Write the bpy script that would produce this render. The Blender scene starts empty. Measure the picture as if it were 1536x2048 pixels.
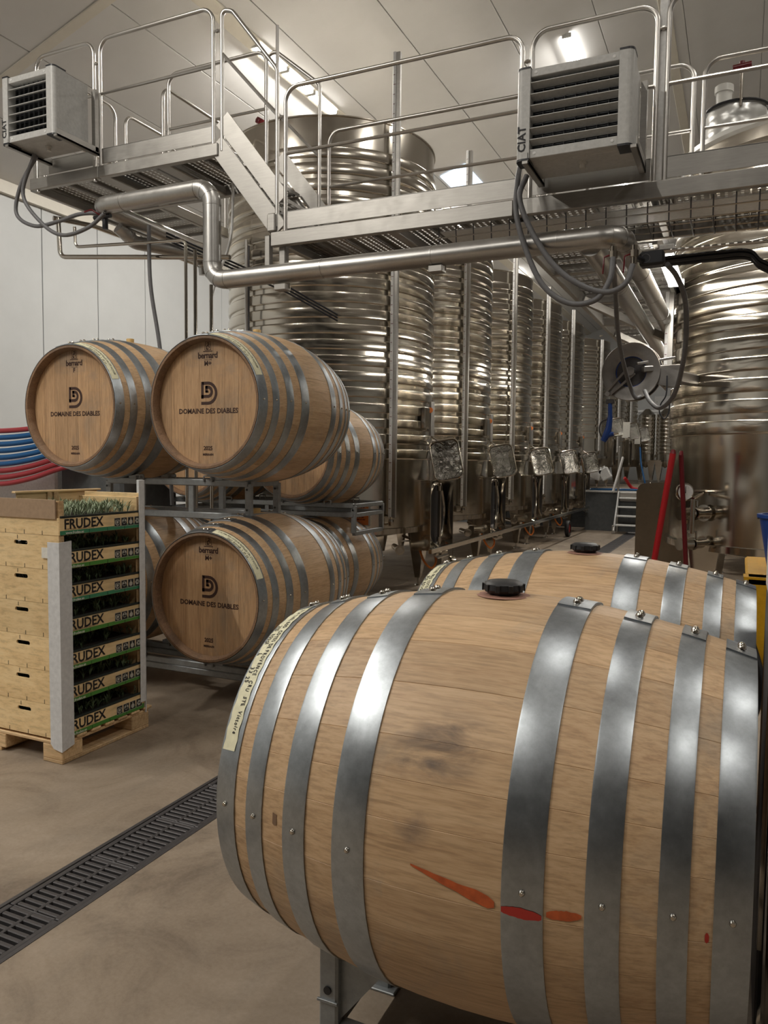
import bpy, math, random
from mathutils import Vector, Matrix
random.seed(7)
C = bpy.context.scene.collection
sc = bpy.context.scene
pi = math.pi
# ---------------------------------------------------------------- camera, world, exposure
cam = bpy.data.cameras.new('camera'); co = bpy.data.objects.new('camera', cam); C.objects.link(co)
R = Matrix(((0.90842725, -0.03744073, 0.41636296), (0.41789874, 0.05517202, -0.90681679), (0.0109803, 0.99777464, 0.0657662)))
co.matrix_world = Matrix.Translation((0, 0, 1.6)) @ R.to_4x4()
cam.sensor_fit = 'VERTICAL'; cam.sensor_height = 24; cam.lens = 1545 / 2048 * 24; cam.clip_start = .05; cam.clip_end = 200
sc.camera = co
w = bpy.data.worlds.new('world'); sc.world = w; w.use_nodes = True
w.node_tree.nodes['Background'].inputs[0].default_value = (.85, .93, 1, 1)
w.node_tree.nodes['Background'].inputs[1].default_value = .6
sc.view_settings.view_transform = 'Standard'; sc.view_settings.look = 'None'; sc.view_settings.gamma = 1
sc.view_settings.use_curve_mapping = False
sc.view_settings.exposure = .85
TUBE_COLOR = (1.0, .95, .87)
TUBE_WATTS = 60
# ---------------------------------------------------------------- materials
def mat(name, col, rough=.5, metal=0, **k):
    m = bpy.data.materials.new(name); m.use_nodes = True
    b = m.node_tree.nodes['Principled BSDF']
    b.inputs['Base Color'].default_value = (*col, 1); b.inputs['Roughness'].default_value = rough; b.inputs['Metallic'].default_value = metal
    for a, v in k.items(): b.inputs[a.replace('_', ' ')].default_value = v
    return m
def N(m, t, **k):
    n = m.node_tree.nodes.new(t)
    for a, v in k.items():
        if hasattr(n, a): setattr(n, a, v)
        else: n.inputs[a.replace('_', ' ')].default_value = v
    return n
def Lk(m, a, b): m.node_tree.links.new(a, b)
def ramp(m, fac, stops):
    r = N(m, 'ShaderNodeValToRGB'); e = r.color_ramp.elements
    while len(e) < len(stops): e.new(.5)
    for i, (p, c) in enumerate(stops):
        e[i].position = p; e[i].color = (*c, 1) if len(c) == 3 else c
    Lk(m, fac, r.inputs[0]); return r.outputs[0]
def mix(m, f, a, b, mode='MIX'):
    n = N(m, 'ShaderNodeMix', data_type='RGBA', blend_type=mode)
    for s, v in ((n.inputs[0], f), (n.inputs[6], a), (n.inputs[7], b)):
        if hasattr(v, 'links') or hasattr(v, 'is_linked'): Lk(m, v, s)
        elif isinstance(v, (int, float)): s.default_value = v
        else: s.default_value = (*v, 1)
    return n.outputs[2]
def coords(m, scale, which='Object', rot=(0, 0, 0)):
    t = N(m, 'ShaderNodeTexCoord'); mp = N(m, 'ShaderNodeMapping')
    mp.inputs['Scale'].default_value = scale; mp.inputs['Rotation'].default_value = rot
    Lk(m, t.outputs[which], mp.inputs[0]); return mp.outputs[0]
def noise(m, vec, scale=5, detail=4, rough=.6, dist=0):
    n = N(m, 'ShaderNodeTexNoise'); n.inputs['Scale'].default_value = scale; n.inputs['Detail'].default_value = detail
    n.inputs['Roughness'].default_value = rough; n.inputs['Distortion'].default_value = dist
    Lk(m, vec, n.inputs['Vector']); return n.outputs['Fac']
def bump(m, h, s=.2, d=.01):
    b = N(m, 'ShaderNodeBump'); b.inputs['Strength'].default_value = s; b.inputs['Distance'].default_value = d
    Lk(m, h, b.inputs['Height']); Lk(m, b.outputs[0], m.node_tree.nodes['Principled BSDF'].inputs['Normal'])
def P(m): return m.node_tree.nodes['Principled BSDF']
def objrandom(m):
    o = N(m, 'ShaderNodeObjectInfo'); return o.outputs['Random']
def wood(name, axis_scale, c0, c1, c2, rough=.6, var=.5, stain=.25):
    """grain stretched along one object axis, tone changing from piece to piece"""
    m = mat(name, c1, rough)
    v = coords(m, axis_scale)
    rnd = objrandom(m)
    off = N(m, 'ShaderNodeVectorMath', operation='ADD'); Lk(m, v, off.inputs[0])
    cm = N(m, 'ShaderNodeCombineXYZ'); mu = N(m, 'ShaderNodeMath', operation='MULTIPLY'); mu.inputs[1].default_value = 37
    Lk(m, rnd, mu.inputs[0]); Lk(m, mu.outputs[0], cm.inputs[0]); Lk(m, mu.outputs[0], cm.inputs[2]); Lk(m, cm.outputs[0], off.inputs[1])
    g = noise(m, off.outputs[0], 1, 6, .65, .6)
    base = ramp(m, g, [(.3, c0), (.5, c1), (.72, c2)])
    fine = noise(m, off.outputs[0], 5, 3, .7)
    base = mix(m, .5, base, ramp(m, fine, [(.36, tuple(x * .62 for x in c1)), (.5, c1), (.62, c2)]))
    fl_ = noise(m, off.outputs[0], 2.2, 2, .5); base = mix(m, ramp(m, fl_, [(.66, (0, 0, 0)), (.72, (.3, .3, .3))]), base, tuple(x * .5 for x in c0))
    tone = ramp(m, rnd, [(0, (1 - var * .5,) * 3), (.5, (1, 1, 1)), (1, (1 + var * .22, 1 + var * .18, 1 + var * .1))])
    base = mix(m, 1, base, tone, 'MULTIPLY')
    s2 = noise(m, coords(m, (1, 1, 1)), 2.1, 6, .7, .8)
    base = mix(m, ramp(m, s2, [(.53, (0, 0, 0)), (.68, (stain * 1.5,) * 3)]), base, tuple(x * .62 for x in (c1[1], c1[1], c1[1] * .9)))
    st = noise(m, coords(m, (1, 1, 1)), 3.2, 5, .6, .4)
    base = mix(m, ramp(m, st, [(.55, (0, 0, 0)), (.8, (stain,) * 3)]), base, tuple(x * .5 for x in c1))
    Lk(m, base, P(m).inputs['Base Color'])
    bump(m, fine, .12, .002)
    return m
OAK = wood('oak_stave', (26, 1.6, 26), (.44, .265, .14), (.55, .365, .205), (.65, .455, .275), .5, .22)
OAKHEAD = wood('oak_head', (26, 26, 1.6), (.40, .235, .12), (.50, .31, .165), (.58, .38, .215), .5, .3)
CHIME = wood('oak_chime_shaded', (30, 30, 30), (.15, .085, .045), (.24, .14, .08), (.32, .2, .11), .7, .3)  # inner bevel shading put into a darker oak colour
PINE = wood('pine_board', (3, 1.2, 22), (.55, .36, .18), (.78, .56, .31), (.88, .68, .42), .6, .4, .15)
PINEL = wood('pine_slat', (2, 14, 14), (.45, .28, .14), (.66, .45, .24), (.8, .6, .36), .65, .5, .25)
PLY = wood('poplar_plywood', (2.2, 1, 9), (.66, .44, .21), (.86, .63, .33), (.93, .73, .43), .55, .3, .12)
def metal(name, col, rough, spot=.25, scale=60, aniso=0, axis='Z', streak=None):
    m = mat(name, col, rough, 1)
    v = coords(m, streak or (1, 1, 1))
    n1 = noise(m, v, scale, 4, .7)
    n2 = noise(m, coords(m, (1, 1, 1)), 9, 4, .6)
    c = mix(m, spot, col, ramp(m, n1, [(.3, tuple(x * .6 for x in col)), (.7, tuple(min(1, x * 1.25) for x in col))]))
    c = mix(m, spot * .7, c, ramp(m, n2, [(.35, tuple(x * .62 for x in col)), (.7, col)]))
    Lk(m, c, P(m).inputs['Base Color'])
    r = N(m, 'ShaderNodeMapRange'); r.inputs['To Min'].default_value = rough * .75; r.inputs['To Max'].default_value = rough * 1.35
    Lk(m, n2, r.inputs[0]); Lk(m, r.outputs[0], P(m).inputs['Roughness'])
    if aniso:
        P(m).inputs['Anisotropic'].default_value = aniso
        t = N(m, 'ShaderNodeTangent', direction_type='RADIAL', axis=axis); Lk(m, t.outputs[0], P(m).inputs['Tangent'])
    return m
GALV = metal('galvanised_hoop', (.44, .475, .505), .36, .55, 45)
STEEL = metal('brushed_stainless', (.40, .385, .36), .42, .25, 8, 0, 'Z', (1, 1, 12))
TUBE = metal('stainless_tube', (.56, .54, .51), .32, .03, 2)
TANK = metal('tank_stainless', (.62, .575, .5), .14, .06, 3, .8, 'Z', (1, 1, .15))
TANKP = metal('polished_stainless', (.55, .51, .45), .12, .2, 7)
BROWNM = metal('brown_tinted_steel', (.27, .225, .17), .3, .3, 8)
REELM = metal('reel_steel', (.36, .345, .33), .4, .3, 20)
DOORM = metal('film_covered_steel', (.19, .18, .16), .16, .3, 20)
bump(DOORM, noise(DOORM, coords(DOORM, (1, 1, 1)), 14, 3, .6, 1.5), .6, .02)
CLAD = metal('pipe_cladding', (.5, .49, .47), .34, .15, 30)
RACK = metal('galvanised_rack', (.36, .38, .39), .48, .5, 30)
RACK.node_tree.nodes['Principled BSDF'].inputs['Metallic'].default_value = .75
DARKRUB = mat('black_rubber', (.012, .012, .014), .45)
IRON = metal('cast_iron', (.085, .08, .082), .5, .4, 40); P(IRON).inputs['Metallic'].default_value = .5
PIT = mat('drain_pit', (.006, .006, .006), .9)
SUEDE = mat('grey_hose', (.13, .13, .135), .5)
BLACK = mat('black_plastic', (.015, .016, .02), .4)
BLUE = mat('blue_rubber', (.008, .045, .22), .4)
BLUEH = mat('blue_hose', (.01, .09, .25), .32)
REDH = mat('red_hose', (.32, .035, .045), .3)
RED = mat('red_enamel', (.42, .01, .015), .35)
DRED = mat('dark_red_knob', (.12, .006, .01), .3)
ORANGEH = mat('orange_hose', (.7, .2, .03), .4)
YEL = mat('yellow_enamel', (.62, .33, .01), .45)
WHITE = mat('white_coating', (.66, .66, .65), .45)
HEAT = mat('heater_enamel', (.47, .47, .455), .4)
FIN = mat('heater_fin_shaded', (.16, .17, .18), .5)  # fins sit behind the louvres; their shade is in this darker grey
HEATD = mat('heater_core', (.02, .025, .033), .5)
CARD = mat('white_corner_board', (.66, .67, .68), .6)
BCARD = mat('brown_cardboard', (.36, .25, .16), .8)
INK = mat('burnt_ink', (.045, .018, .012), .7)
WSTAIN = mat('wine_stain', (.36, .19, .14), .7)
BLK = mat('black_ink', (.01, .01, .012), .6)
BUNG = mat('silicone_bung', (.62, .42, .16), .5)
TAPE = mat('masking_tape', (.74, .71, .5), .6)
PAPER = mat('white_paper', (.75, .74, .68), .7)
PAPER2 = mat('faded_white_print', (.5, .49, .43), .6)
ORNG = mat('orange_paper', (.75, .22, .05), .6)
GREEN = mat('print_green', (.07, .26, .04), .5)
TEAL = mat('print_teal_green', (.04, .24, .12), .5)
TRAY = mat('black_tray', (.012, .02, .018), .45)
SOIL = mat('peat', (.02, .014, .01), .95)
LEAF = mat('leaf_green', (.10, .15, .075), .5)
LEAF2 = mat('leaf_silver_green', (.26, .32, .2), .5)
PAINT = mat('orange_crayon', (.5, .1, .025), .6)
PAINTR = mat('red_crayon', (.42, .03, .02), .6)
PALE = mat('translucent_plastic', (.75, .74, .7), .25, 0, Transmission_Weight=.25)
FILM = mat('stretch_film', (.62, .62, .6), .28, .5)
def grainy(m, col, s=.12, scale=30):
    n = noise(m, coords(m, (1, 1, 1)), scale, 4, .6)
    c = ramp(m, n, [(.3, tuple(x * (1 - s) for x in col)), (.7, tuple(min(1, x * (1 + s)) for x in col))]); Lk(m, c, P(m).inputs['Base Color'])
for m_, c_ in ((HEAT, (.47, .47, .455)), (CARD, (.66, .67, .68)), (BCARD, (.36, .25, .16)), (TAPE, (.74, .71, .5)), (PAPER, (.75, .74, .68)), (WHITE, (.66, .66, .65)), (YEL, (.62, .33, .01)), (BLUE, (.008, .045, .22)), (DARKRUB, (.012, .012, .014)), (SUEDE, (.13, .13, .135)), (LEAF, (.10, .15, .075)), (LEAF2, (.26, .32, .2)), (PAINT, (.5, .1, .025))):
    grainy(m_, c_, .25 if m_ in (PAINT, LEAF, LEAF2) else .1, 40)
# floor: trowelled warm concrete with stains
FLOOR = mat('trowelled_concrete', (.3, .25, .2), .55)
v = coords(FLOOR, (1, 1, 1))
a = noise(FLOOR, v, 1.6, 8, .68, 1.0); b = noise(FLOOR, v, 60, 3, .7); c = noise(FLOOR, coords(FLOOR, (1, .35, 1), rot=(0, 0, .6)), 4, 5, .65, 1.2)
base = ramp(FLOOR, a, [(.34, (.135, .1, .07)), (.48, (.25, .195, .14)), (.7, (.335, .27, .205))])
base = mix(FLOOR, ramp(FLOOR, c, [(.5, (0, 0, 0)), (.72, (.5, .5, .5))]), base, (.2, .165, .125))
base = mix(FLOOR, .16, base, ramp(FLOOR, b, [(.3, (.16, .13, .1)), (.7, (.42, .36, .3))]))
Lk(FLOOR, base, P(FLOOR).inputs['Base Color'])
r = N(FLOOR, 'ShaderNodeMapRange'); r.inputs['To Min'].default_value = .38; r.inputs['To Max'].default_value = .68
Lk(FLOOR, c, r.inputs[0]); Lk(FLOOR, r.outputs[0], P(FLOOR).inputs['Roughness']); bump(FLOOR, b, .08, .003)
WALLM = mat('white_sandwich_panel', (.50, .515, .52), .4); grainy(WALLM, (.50, .515, .52), .03, 2)
CEILM = mat('ceiling_sandwich_panel', (.64, .64, .64), .28); grainy(CEILM, (.64, .64, .64), .03, 2)
TRIMM = mat('cream_flashing', (.66, .63, .56), .5); grainy(TRIMM, (.66, .63, .56), .04, 4)
GREYW = mat('grey_painted_concrete', (.075, .08, .083), .6); grainy(GREYW, (.075, .08, .083), .2, 12)
EMIT = mat('lit_diffuser', (1, 1, 1), .5); P(EMIT).inputs['Emission Color'].default_value = (*TUBE_COLOR, 1); P(EMIT).inputs['Emission Strength'].default_value = 14
SKYL = mat('daylit_polycarbonate', (.8, .85, .9), .4); P(SKYL).inputs['Emission Color'].default_value = (.62, .8, 1, 1); P(SKYL).inputs['Emission Strength'].default_value = .8
# ---------------------------------------------------------------- mesh builder
LOC = {}
class MB:
    def __init__(s): s.v = []; s.f = []; s.m = []; s.mi = 0; s.smooth = set()
    def add(s, vs, fs, smooth=False):
        o = len(s.v); s.v += [tuple(x) for x in vs]
        for f in fs:
            if smooth: s.smooth.add(len(s.f))
            s.f.append(tuple(i + o for i in f)); s.m.append(s.mi)
        return s
    def box(s, x0, x1, y0, y1, z0, z1, M=None):
        vs = [Vector((x, y, z)) for z in (z0, z1) for x, y in ((x0, y0), (x1, y0), (x1, y1), (x0, y1))]
        if M: vs = [M @ q for q in vs]
        return s.add(vs, [(3, 2, 1, 0), (4, 5, 6, 7), (0, 1, 5, 4), (1, 2, 6, 5), (2, 3, 7, 6), (3, 0, 4, 7)])
    def bbox(s, x0, x1, y0, y1, z0, z1, b=.003, M=None):
        """box with chamfered edges"""
        X = (x0, x1); Y = (y0, y1); Z = (z0, z1); vs = []; idx = {}
        for i in (0, 1):
            for j in (0, 1):
                for k in (0, 1):
                    for a in range(3):
                        p = [X[i], Y[j], Z[k]]; d = [b * (1, -1)[i], b * (1, -1)[j], b * (1, -1)[k]]
                        q = [p[t] + (0 if t == a else d[t]) for t in range(3)]
                        idx[i, j, k, a] = len(vs); vs.append(Vector(q))
        if M: vs = [M @ q for q in vs]
        fs = []
        for a in range(3):
            o = [t for t in range(3) if t != a]
            for sgn in (0, 1):
                ring = []
                for u, w_ in ((0, 0), (1, 0), (1, 1), (0, 1)):
                    c = [0, 0, 0]; c[a] = sgn; c[o[0]] = u; c[o[1]] = w_; ring.append(idx[(*c, a)])
                flip = (sgn == 0) != (a == 1)
                fs.append(tuple(ring[::-1]) if flip else tuple(ring))
        for a in range(3):      # edges along axis a
            o = [t for t in range(3) if t != a]
            for u in (0, 1):
                for w_ in (0, 1):
                    c0 = [0, 0, 0]; c1 = [0, 0, 0]; c1[a] = 1
                    for c in (c0, c1): c[o[0]] = u; c[o[1]] = w_
                    q = [idx[(*c0, o[0])], idx[(*c1, o[0])], idx[(*c1, o[1])], idx[(*c0, o[1])]]
                    if (u ^ w_) == (a == 1): q = q
                    else: q = q[::-1]
                    fs.append(tuple(q))
        for i in (0, 1):
            for j in (0, 1):
                for k in (0, 1):
                    t = (idx[i, j, k, 0], idx[i, j, k, 1], idx[i, j, k, 2])
                    fs.append(t if (i + j + k) % 2 else t[::-1])
        return s.add(vs, fs)
    def tube(s, path, r, n=8, caps=True, closed=False):
        pts = [Vector(p) for p in path]; vs = []; fs = []
        rs = r if isinstance(r, (list, tuple)) else [r] * len(pts)
        t0 = (pts[1] - pts[0]).normalized(); up = Vector((0, 0, 1)) if abs(t0.z) < .9 else Vector((1, 0, 0))
        nrm = t0.cross(up).normalized(); m = len(pts)
        for i, p in enumerate(pts):
            if closed: t = (pts[(i + 1) % m] - pts[i - 1])
            elif i == 0: t = pts[1] - pts[0]
            elif i == m - 1: t = pts[-1] - pts[-2]
            else: t = (pts[i + 1] - p).normalized() + (p - pts[i - 1]).normalized()
            t = t.normalized() if t.length > 1e-9 else t0
            nrm = (nrm - t * nrm.dot(t)); nrm = nrm.normalized() if nrm.length > 1e-6 else t.orthogonal().normalized()
            bn = t.cross(nrm)
            for k in range(n):
                a = 2 * pi * k / n; vs.append(p + rs[i] * (math.cos(a) * nrm + math.sin(a) * bn))
        for i in range(m if closed else m - 1):
            j = (i + 1) % m
            for k in range(n):
                l = (k + 1) % n; fs.append((i * n + k, i * n + l, j * n + l, j * n + k))
        s.add(vs, fs, True)
        if caps and not closed:
            o = len(s.v) - len(vs); s.f += [tuple(o + k for k in range(n))[::-1], tuple(o + (m - 1) * n + k for k in range(n))]; s.m += [s.mi] * 2
        return s
    def bar(s, p, q, w, h=None, up=(0, 0, 1)):
        """rectangular bar from p to q, w across, h in the up direction"""
        p = Vector(p); q = Vector(q); h = h or w; t = (q - p); L = t.length; t.normalize(); u = Vector(up)
        if abs(t.dot(u)) > .99: u = Vector((0, 1, 0))
        sd = t.cross(u).normalized(); u = sd.cross(t)
        M = Matrix((( *sd, ), (*t,), (*u,))).transposed().to_4x4(); M.translation = p
        return s.bbox(-w / 2, w / 2, 0, L, -h / 2, h / 2, min(w, h) * .12, M)
    def lathe(s, prof, n=24, M=None, a0=0, a1=2 * pi, smooth=True):
        full = abs(a1 - a0 - 2 * pi) < 1e-6; m = n if full else n + 1; vs = []; fs = []
        for r, z in prof:
            for k in range(m):
                a = a0 + (a1 - a0) * k / n; q = Vector((r * math.cos(a), r * math.sin(a), z)); vs.append(M @ q if M else q)
        for i in range(len(prof) - 1):
            for k in range(n):
                l = (k + 1) % m if full else k + 1; fs.append((i * m + k, i * m + l, (i + 1) * m + l, (i + 1) * m + k))
        return s.add(vs, fs, smooth)
    def prism(s, poly, h0, h1, M=None):
        n = len(poly); vs = [Vector((x, y, h0)) for x, y in poly] + [Vector((x, y, h1)) for x, y in poly]
        if M: vs = [M @ q for q in vs]
        return s.add(vs, [tuple(range(n))[::-1], tuple(range(n, 2 * n))] + [(i, (i + 1) % n, (i + 1) % n + n, i + n) for i in range(n)])
    def mesh(s, name, mats):
        me = bpy.data.meshes.new(name); me.from_pydata(s.v, [], s.f)
        for m in (mats if isinstance(mats, (list, tuple)) else [mats]): me.materials.append(m)
        for i, p in enumerate(me.polygons):
            p.material_index = s.m[i]; p.use_smooth = i in s.smooth
        if s.smooth:
            try: me.set_sharp_from_angle(angle=.7)
            except Exception: pass
        me.update(); return me
    def build(s, name, mats, parent=None, local=False, kind=None, label=None, group=None):
        if parent is not None and not local:
            l = LOC[parent.name]; s.v = [(x - l[0], y - l[1], z - l[2]) for x, y, z in s.v]
        o = bpy.data.objects.new(name, s.mesh(name, mats)); C.objects.link(o)
        if parent is not None: o.parent = parent; LOC[o.name] = LOC[parent.name]
        else: LOC[o.name] = (0, 0, 0)
        if kind: o['kind'] = kind
        if label: o['label'] = label
        if group: o['group'] = group
        return o
def inst(name, me, parent, loc=(0, 0, 0), rot=(0, 0, 0)):
    o = bpy.data.objects.new(name, me); C.objects.link(o); o.parent = parent; o.location = loc; o.rotation_euler = rot
    LOC[o.name] = (0, 0, 0); return o
def thing(name, label, cat, loc=(0, 0, 0), rotz=0, group=None):
    o = bpy.data.objects.new(name, None); C.objects.link(o); o.location = loc; o.rotation_euler = (0, 0, rotz); o.empty_display_size = .1
    o['label'] = label; o['category'] = cat
    if group: o['group'] = group
    LOC[o.name] = tuple(loc); return o
def tag(o, label, cat, group=None):
    o['label'] = label; o['category'] = cat
    if group: o['group'] = group
    return o
def recentre(o):
    """move a single-mesh thing's origin to its base"""
    me = o.data; xs = [v.co for v in me.vertices]
    c = Vector((sum(v.x for v in xs) / len(xs), sum(v.y for v in xs) / len(xs), min(v.z for v in xs)))
    for v in me.vertices: v.co -= c
    o.location = c; return o
def copy_tree(o, parent=None):
    c = o.copy(); C.objects.link(c)
    if parent is not None: c.parent = parent
    for ch in list(o.children): copy_tree(ch, c)
    LOC[c.name] = LOC.get(o.name, (0, 0, 0)); return c
def fillet(pts, r, n=6):
    pts = [Vector(p) for p in pts]; out = [pts[0]]
    for i in range(1, len(pts) - 1):
        a, b, c = pts[i - 1], pts[i], pts[i + 1]; u = (a - b).normalized(); w_ = (c - b).normalized()
        ang = u.angle(w_); d = min(r / math.tan(ang / 2), (a - b).length * .49, (c - b).length * .49); rr = d * math.tan(ang / 2)
        cen = b + (u + w_).normalized() * (rr / math.sin(ang / 2)); p0 = b + u * d; p1 = b + w_ * d
        e0 = (p0 - cen); e1 = (p1 - cen); th = e0.angle(e1)
        for k in range(n + 1):
            t = k / n; out.append(cen + (e0 * math.sin((1 - t) * th) + e1 * math.sin(t * th)) / math.sin(th))
    out.append(pts[-1]); return out
def spline(pts, n=6):
    P_ = [Vector(p) for p in pts]; P_ = [P_[0] * 2 - P_[1]] + P_ + [P_[-1] * 2 - P_[-2]]; out = []
    for i in range(1, len(P_) - 2):
        a, b, c, d = P_[i - 1:i + 3]
        for k in range(n):
            t = k / n; out.append(.5 * ((2 * b) + (c - a) * t + (2 * a - 5 * b + 4 * c - d) * t * t + (3 * b - a - 3 * c + d) * t ** 3))
    out.append(P_[-2]); return out
def text2d(s, size=1, align='CENTER', shear=0, bold=0, space=1):
    cu = bpy.data.curves.new('t', 'FONT'); cu.body = s; cu.size = size; cu.align_x = align; cu.shear = shear; cu.offset = bold; cu.resolution_u = 2; cu.space_character = space
    o = bpy.data.objects.new('t', cu); C.objects.link(o); bpy.context.view_layer.update()
    e = o.evaluated_get(bpy.context.evaluated_depsgraph_get()); me = e.to_mesh()
    vs = [v.co.copy() for v in me.vertices]; fs = [tuple(p.vertices) for p in me.polygons]; e.to_mesh_clear()
    bpy.data.objects.remove(o); bpy.data.curves.remove(cu); return vs, fs
def stroke(pts, w_):
    """flat 2D stroke polygons with mitred joins"""
    pts = [Vector(p) for p in pts]; L = []; Rr = []
    for i, p in enumerate(pts):
        if i == 0: t = pts[1] - p
        elif i == len(pts) - 1: t = p - pts[i - 1]
        else: t = (pts[i + 1] - p).normalized() + (p - pts[i - 1]).normalized()
        t.normalize(); nn = Vector((-t.y, t.x))
        k = 1 if i in (0, len(pts) - 1) else 1 / max(.5, abs(nn.dot(Vector((-(p - pts[i - 1]).normalized().y, (p - pts[i - 1]).normalized().x)))))
        L.append(p + nn * w_ / 2 * k); Rr.append(p - nn * w_ / 2 * k)
    n = len(pts); vs = [Vector((q.x, q.y, 0)) for q in L + Rr]
    return vs, [(i, i + 1, n + i + 1, n + i) for i in range(n - 1)]
def flat(mb, vf, M, dx=0, dy=0):
    vs, fs = vf; mb.add([M @ Vector((q.x + dx, q.y + dy, 0)) for q in vs], fs)
def frame_front(x, y, z):
    """maps 2D to a vertical plane facing -Y"""
    return Matrix(((1, 0, 0, x), (0, 0, -1, y), (0, 1, 0, z), (0, 0, 0, 1)))
def frame_right(x, y, z):
    """maps 2D to a vertical plane facing +X (text runs along +Y)"""
    return Matrix(((0, 0, 1, x), (1, 0, 0, y), (0, 1, 0, z), (0, 0, 0, 1)))
# ---------------------------------------------------------------- lights of the room: rows of LED battens, plus fill tubes added under the walkways
def batten(x, y, z, label, hang=0, length=.66, watts=None):
    t = thing('ceiling_light', label, 'light', (x, y, z), 0, 'tube lights of the hall')
    MB().bbox(x - .04, x + .04, y - length / 2, y + length / 2, z + .03, z + .06, .01).build('housing', WHITE, t)
    MB().bbox(x - .06, x + .06, y - length / 2 + .01, y + length / 2 - .01, z, z + .032, .008).build('diffuser', EMIT, t)
    MB().bbox(x - .07, x + .07, y - length / 2 - .015, y - length / 2 + .01, z + .002, z + .07, .006).bbox(x - .07, x + .07, y + length / 2 - .01, y + length / 2 + .015, z + .002, z + .07, .006).build('end_cap', WHITE, t)
    if hang:
        MB().tube([(x, y - .1, z + .07), (x, y - .1, z + hang)], .006, 6).tube([(x, y + .1, z + .07), (x, y + .1, z + hang)], .006, 6).build('hanging_wire', BLACK, t)
    l = bpy.data.lights.new('tube_glow', 'AREA'); l.shape = 'RECTANGLE'; l.size = .12; l.size_y = length * 1.0; l.energy = watts or TUBE_WATTS; l.color = TUBE_COLOR
    lo = bpy.data.objects.new('tube_glow', l); C.objects.link(lo); lo.location = (x, y, z - .012)
    return t
def zc(x): return 5.62 + .324 * (min(x, 1.0) + 10) - (.324 * max(0, x - 1.0))
batten(-5.88, 9.0, 6.9, 'first of three tube lights in a line above the big tank, nearest the stair rail')
batten(-5.88, 9.72, 6.9, 'middle one of the three tube lights in a line above the big tank')
batten(-5.88, 10.44, 6.9, 'third of the three tube lights, nearest the tank rim')
batten(-2.6, 12.5, 7.95, 'single tube light hanging on a wire above the right fan heater', .1, .95)
batten(-.585, 6.95, 3.2, 'added fill tube under the walkway between the big pipes and the right tank', 0, 1.2, 8)  # lamp added to brighten the right tank and the deck underside
batten(-.6, 9.6, 3.17, 'second added fill tube under the walkway, farther along the right tanks', 0, 1.2, 14)  # another added lamp, brightening the tanks farther along
batten(-1.75, 13, 3.2, 'added fill tube under the far part of the aisle catwalk', 0, 1.2, 20)  # added as well, to lift the far tanks
for x, y, w_ in ((-5.88, -2.6, 60), (-5.88, -1.1, 95), (-5.88, 1.8, 60), (-5.88, 16, 60), (-5.88, 22, 60), (-2.6, -3.0, 50), (-2.6, 18.5, 60), (-2.6, 24, 60), (3.6, -1.5, 45), (3.6, 9, 60), (3.6, 17, 60), (-.4, 3.2, 22), (3.6, 4, 30)):
    batten(x, y, zc(x) - .14, 'tube light on the ceiling of the hall outside the view', 0, 1.3, w_)
# ---------------------------------------------------------------- room shell
def S(name, mb, m, **k): return mb.build(name, m, kind='structure', **k)
S('wall_front', MB().box(-10.2, 12.2, -13.1, -13, 0, 9.4), GREYW)
S('wall_back', MB().box(-10.2, 12.2, 33, 33.1, 0, 9.4), WALLM)
S('wall_right', MB().box(12, 12.2, -13, 33, 0, 5.7), WALLM)
# floor in two strips with the drain channel recess between
fl = MB(); fl.box(-10.2, -2.345, -13, 33, -.3, 0); fl.box(-2.065, 12.2, -13, 33, -.3, 0); fl.box(-2.345, -2.065, -13, .5, -.3, 0)
S('floor', fl, FLOOR)
# left wall of tongue-and-groove sandwich panels, each a piece
wl = bpy.data.objects.new('wall_left', MB().box(-10.2, -10.06, -13, 33, 0, 5.6).mesh('wall_left', WALLM)); C.objects.link(wl); wl['kind'] = 'structure'; LOC[wl.name] = (0, 0, 0)
for i in (): pass
pm = MB().bbox(-10.06, -10, .006, 1.144, 0, 5.6, .006).mesh('wall_panel', WALLM)
for i in range(41):
    y = -13 + .06 + i * 1.15
    if y < 32: inst('wall_panel', pm, wl, (0, y, 0))
S('trim_1', MB().box(-10.0, -9.93, -13, 33, 5.46, 5.64), TRIMM)
# ceiling: panels running with the hall, as pieces
ce = MB(); ce.box(-10.2, 1, -13, 33, 0, .15); ce.box(1, 12.2, -13, 33, 0, .15)
ce.v = [(x, y, z + zc(x) + .03) for x, y, z in ce.v]
ce = S('ceiling', ce, CEILM)
k = 0; x = -10.0
while x < 12.0:
    x1 = min(x + 1.12, 12.0) if x < 1 else min(x + 1.12, 12.0)
    if x < 1 < x1: x1 = 1.0
    q = MB(); q.bbox(x + .005, x1 - .005, -13, 3.9, 0, .03, .004); q.bbox(x + .005, x1 - .005, 3.91, 6.8, 0, .03, .004); q.bbox(x + .005, x1 - .005, 6.9, 33, 0, .03, .004)
    q.v = [(a, b, c + zc(a)) for a, b, c in q.v]; q.build('ceiling_panel', CEILM, ce)
    x = x1; k += 1
def along_roof(name, x0, x1, y0, y1, th, m, drop=0):
    q = MB(); q.bbox(x0, x1, y0, y1, -th - drop, 0 - drop, .006); q.v = [(a, b, c + zc(a)) for a, b, c in q.v]; return S(name, q, m)
along_roof('trim_2', -5.98, -5.78, -13, 33, .025, TRIMM)
along_roof('trim_3', -1.36, -1.2, -13, 33, .03, TRIMM)
along_roof('trim_4', -10, -5.99, 6.78, 6.92, .02, TRIMM)
S('window_1', MB().box(-5.45, -4.95, 14.3, 16.0, -.02, 0), SKYL)
o = bpy.data.objects['window_1']
for v_ in o.data.vertices: v_.co.z += zc(v_.co.x) - .005
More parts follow.
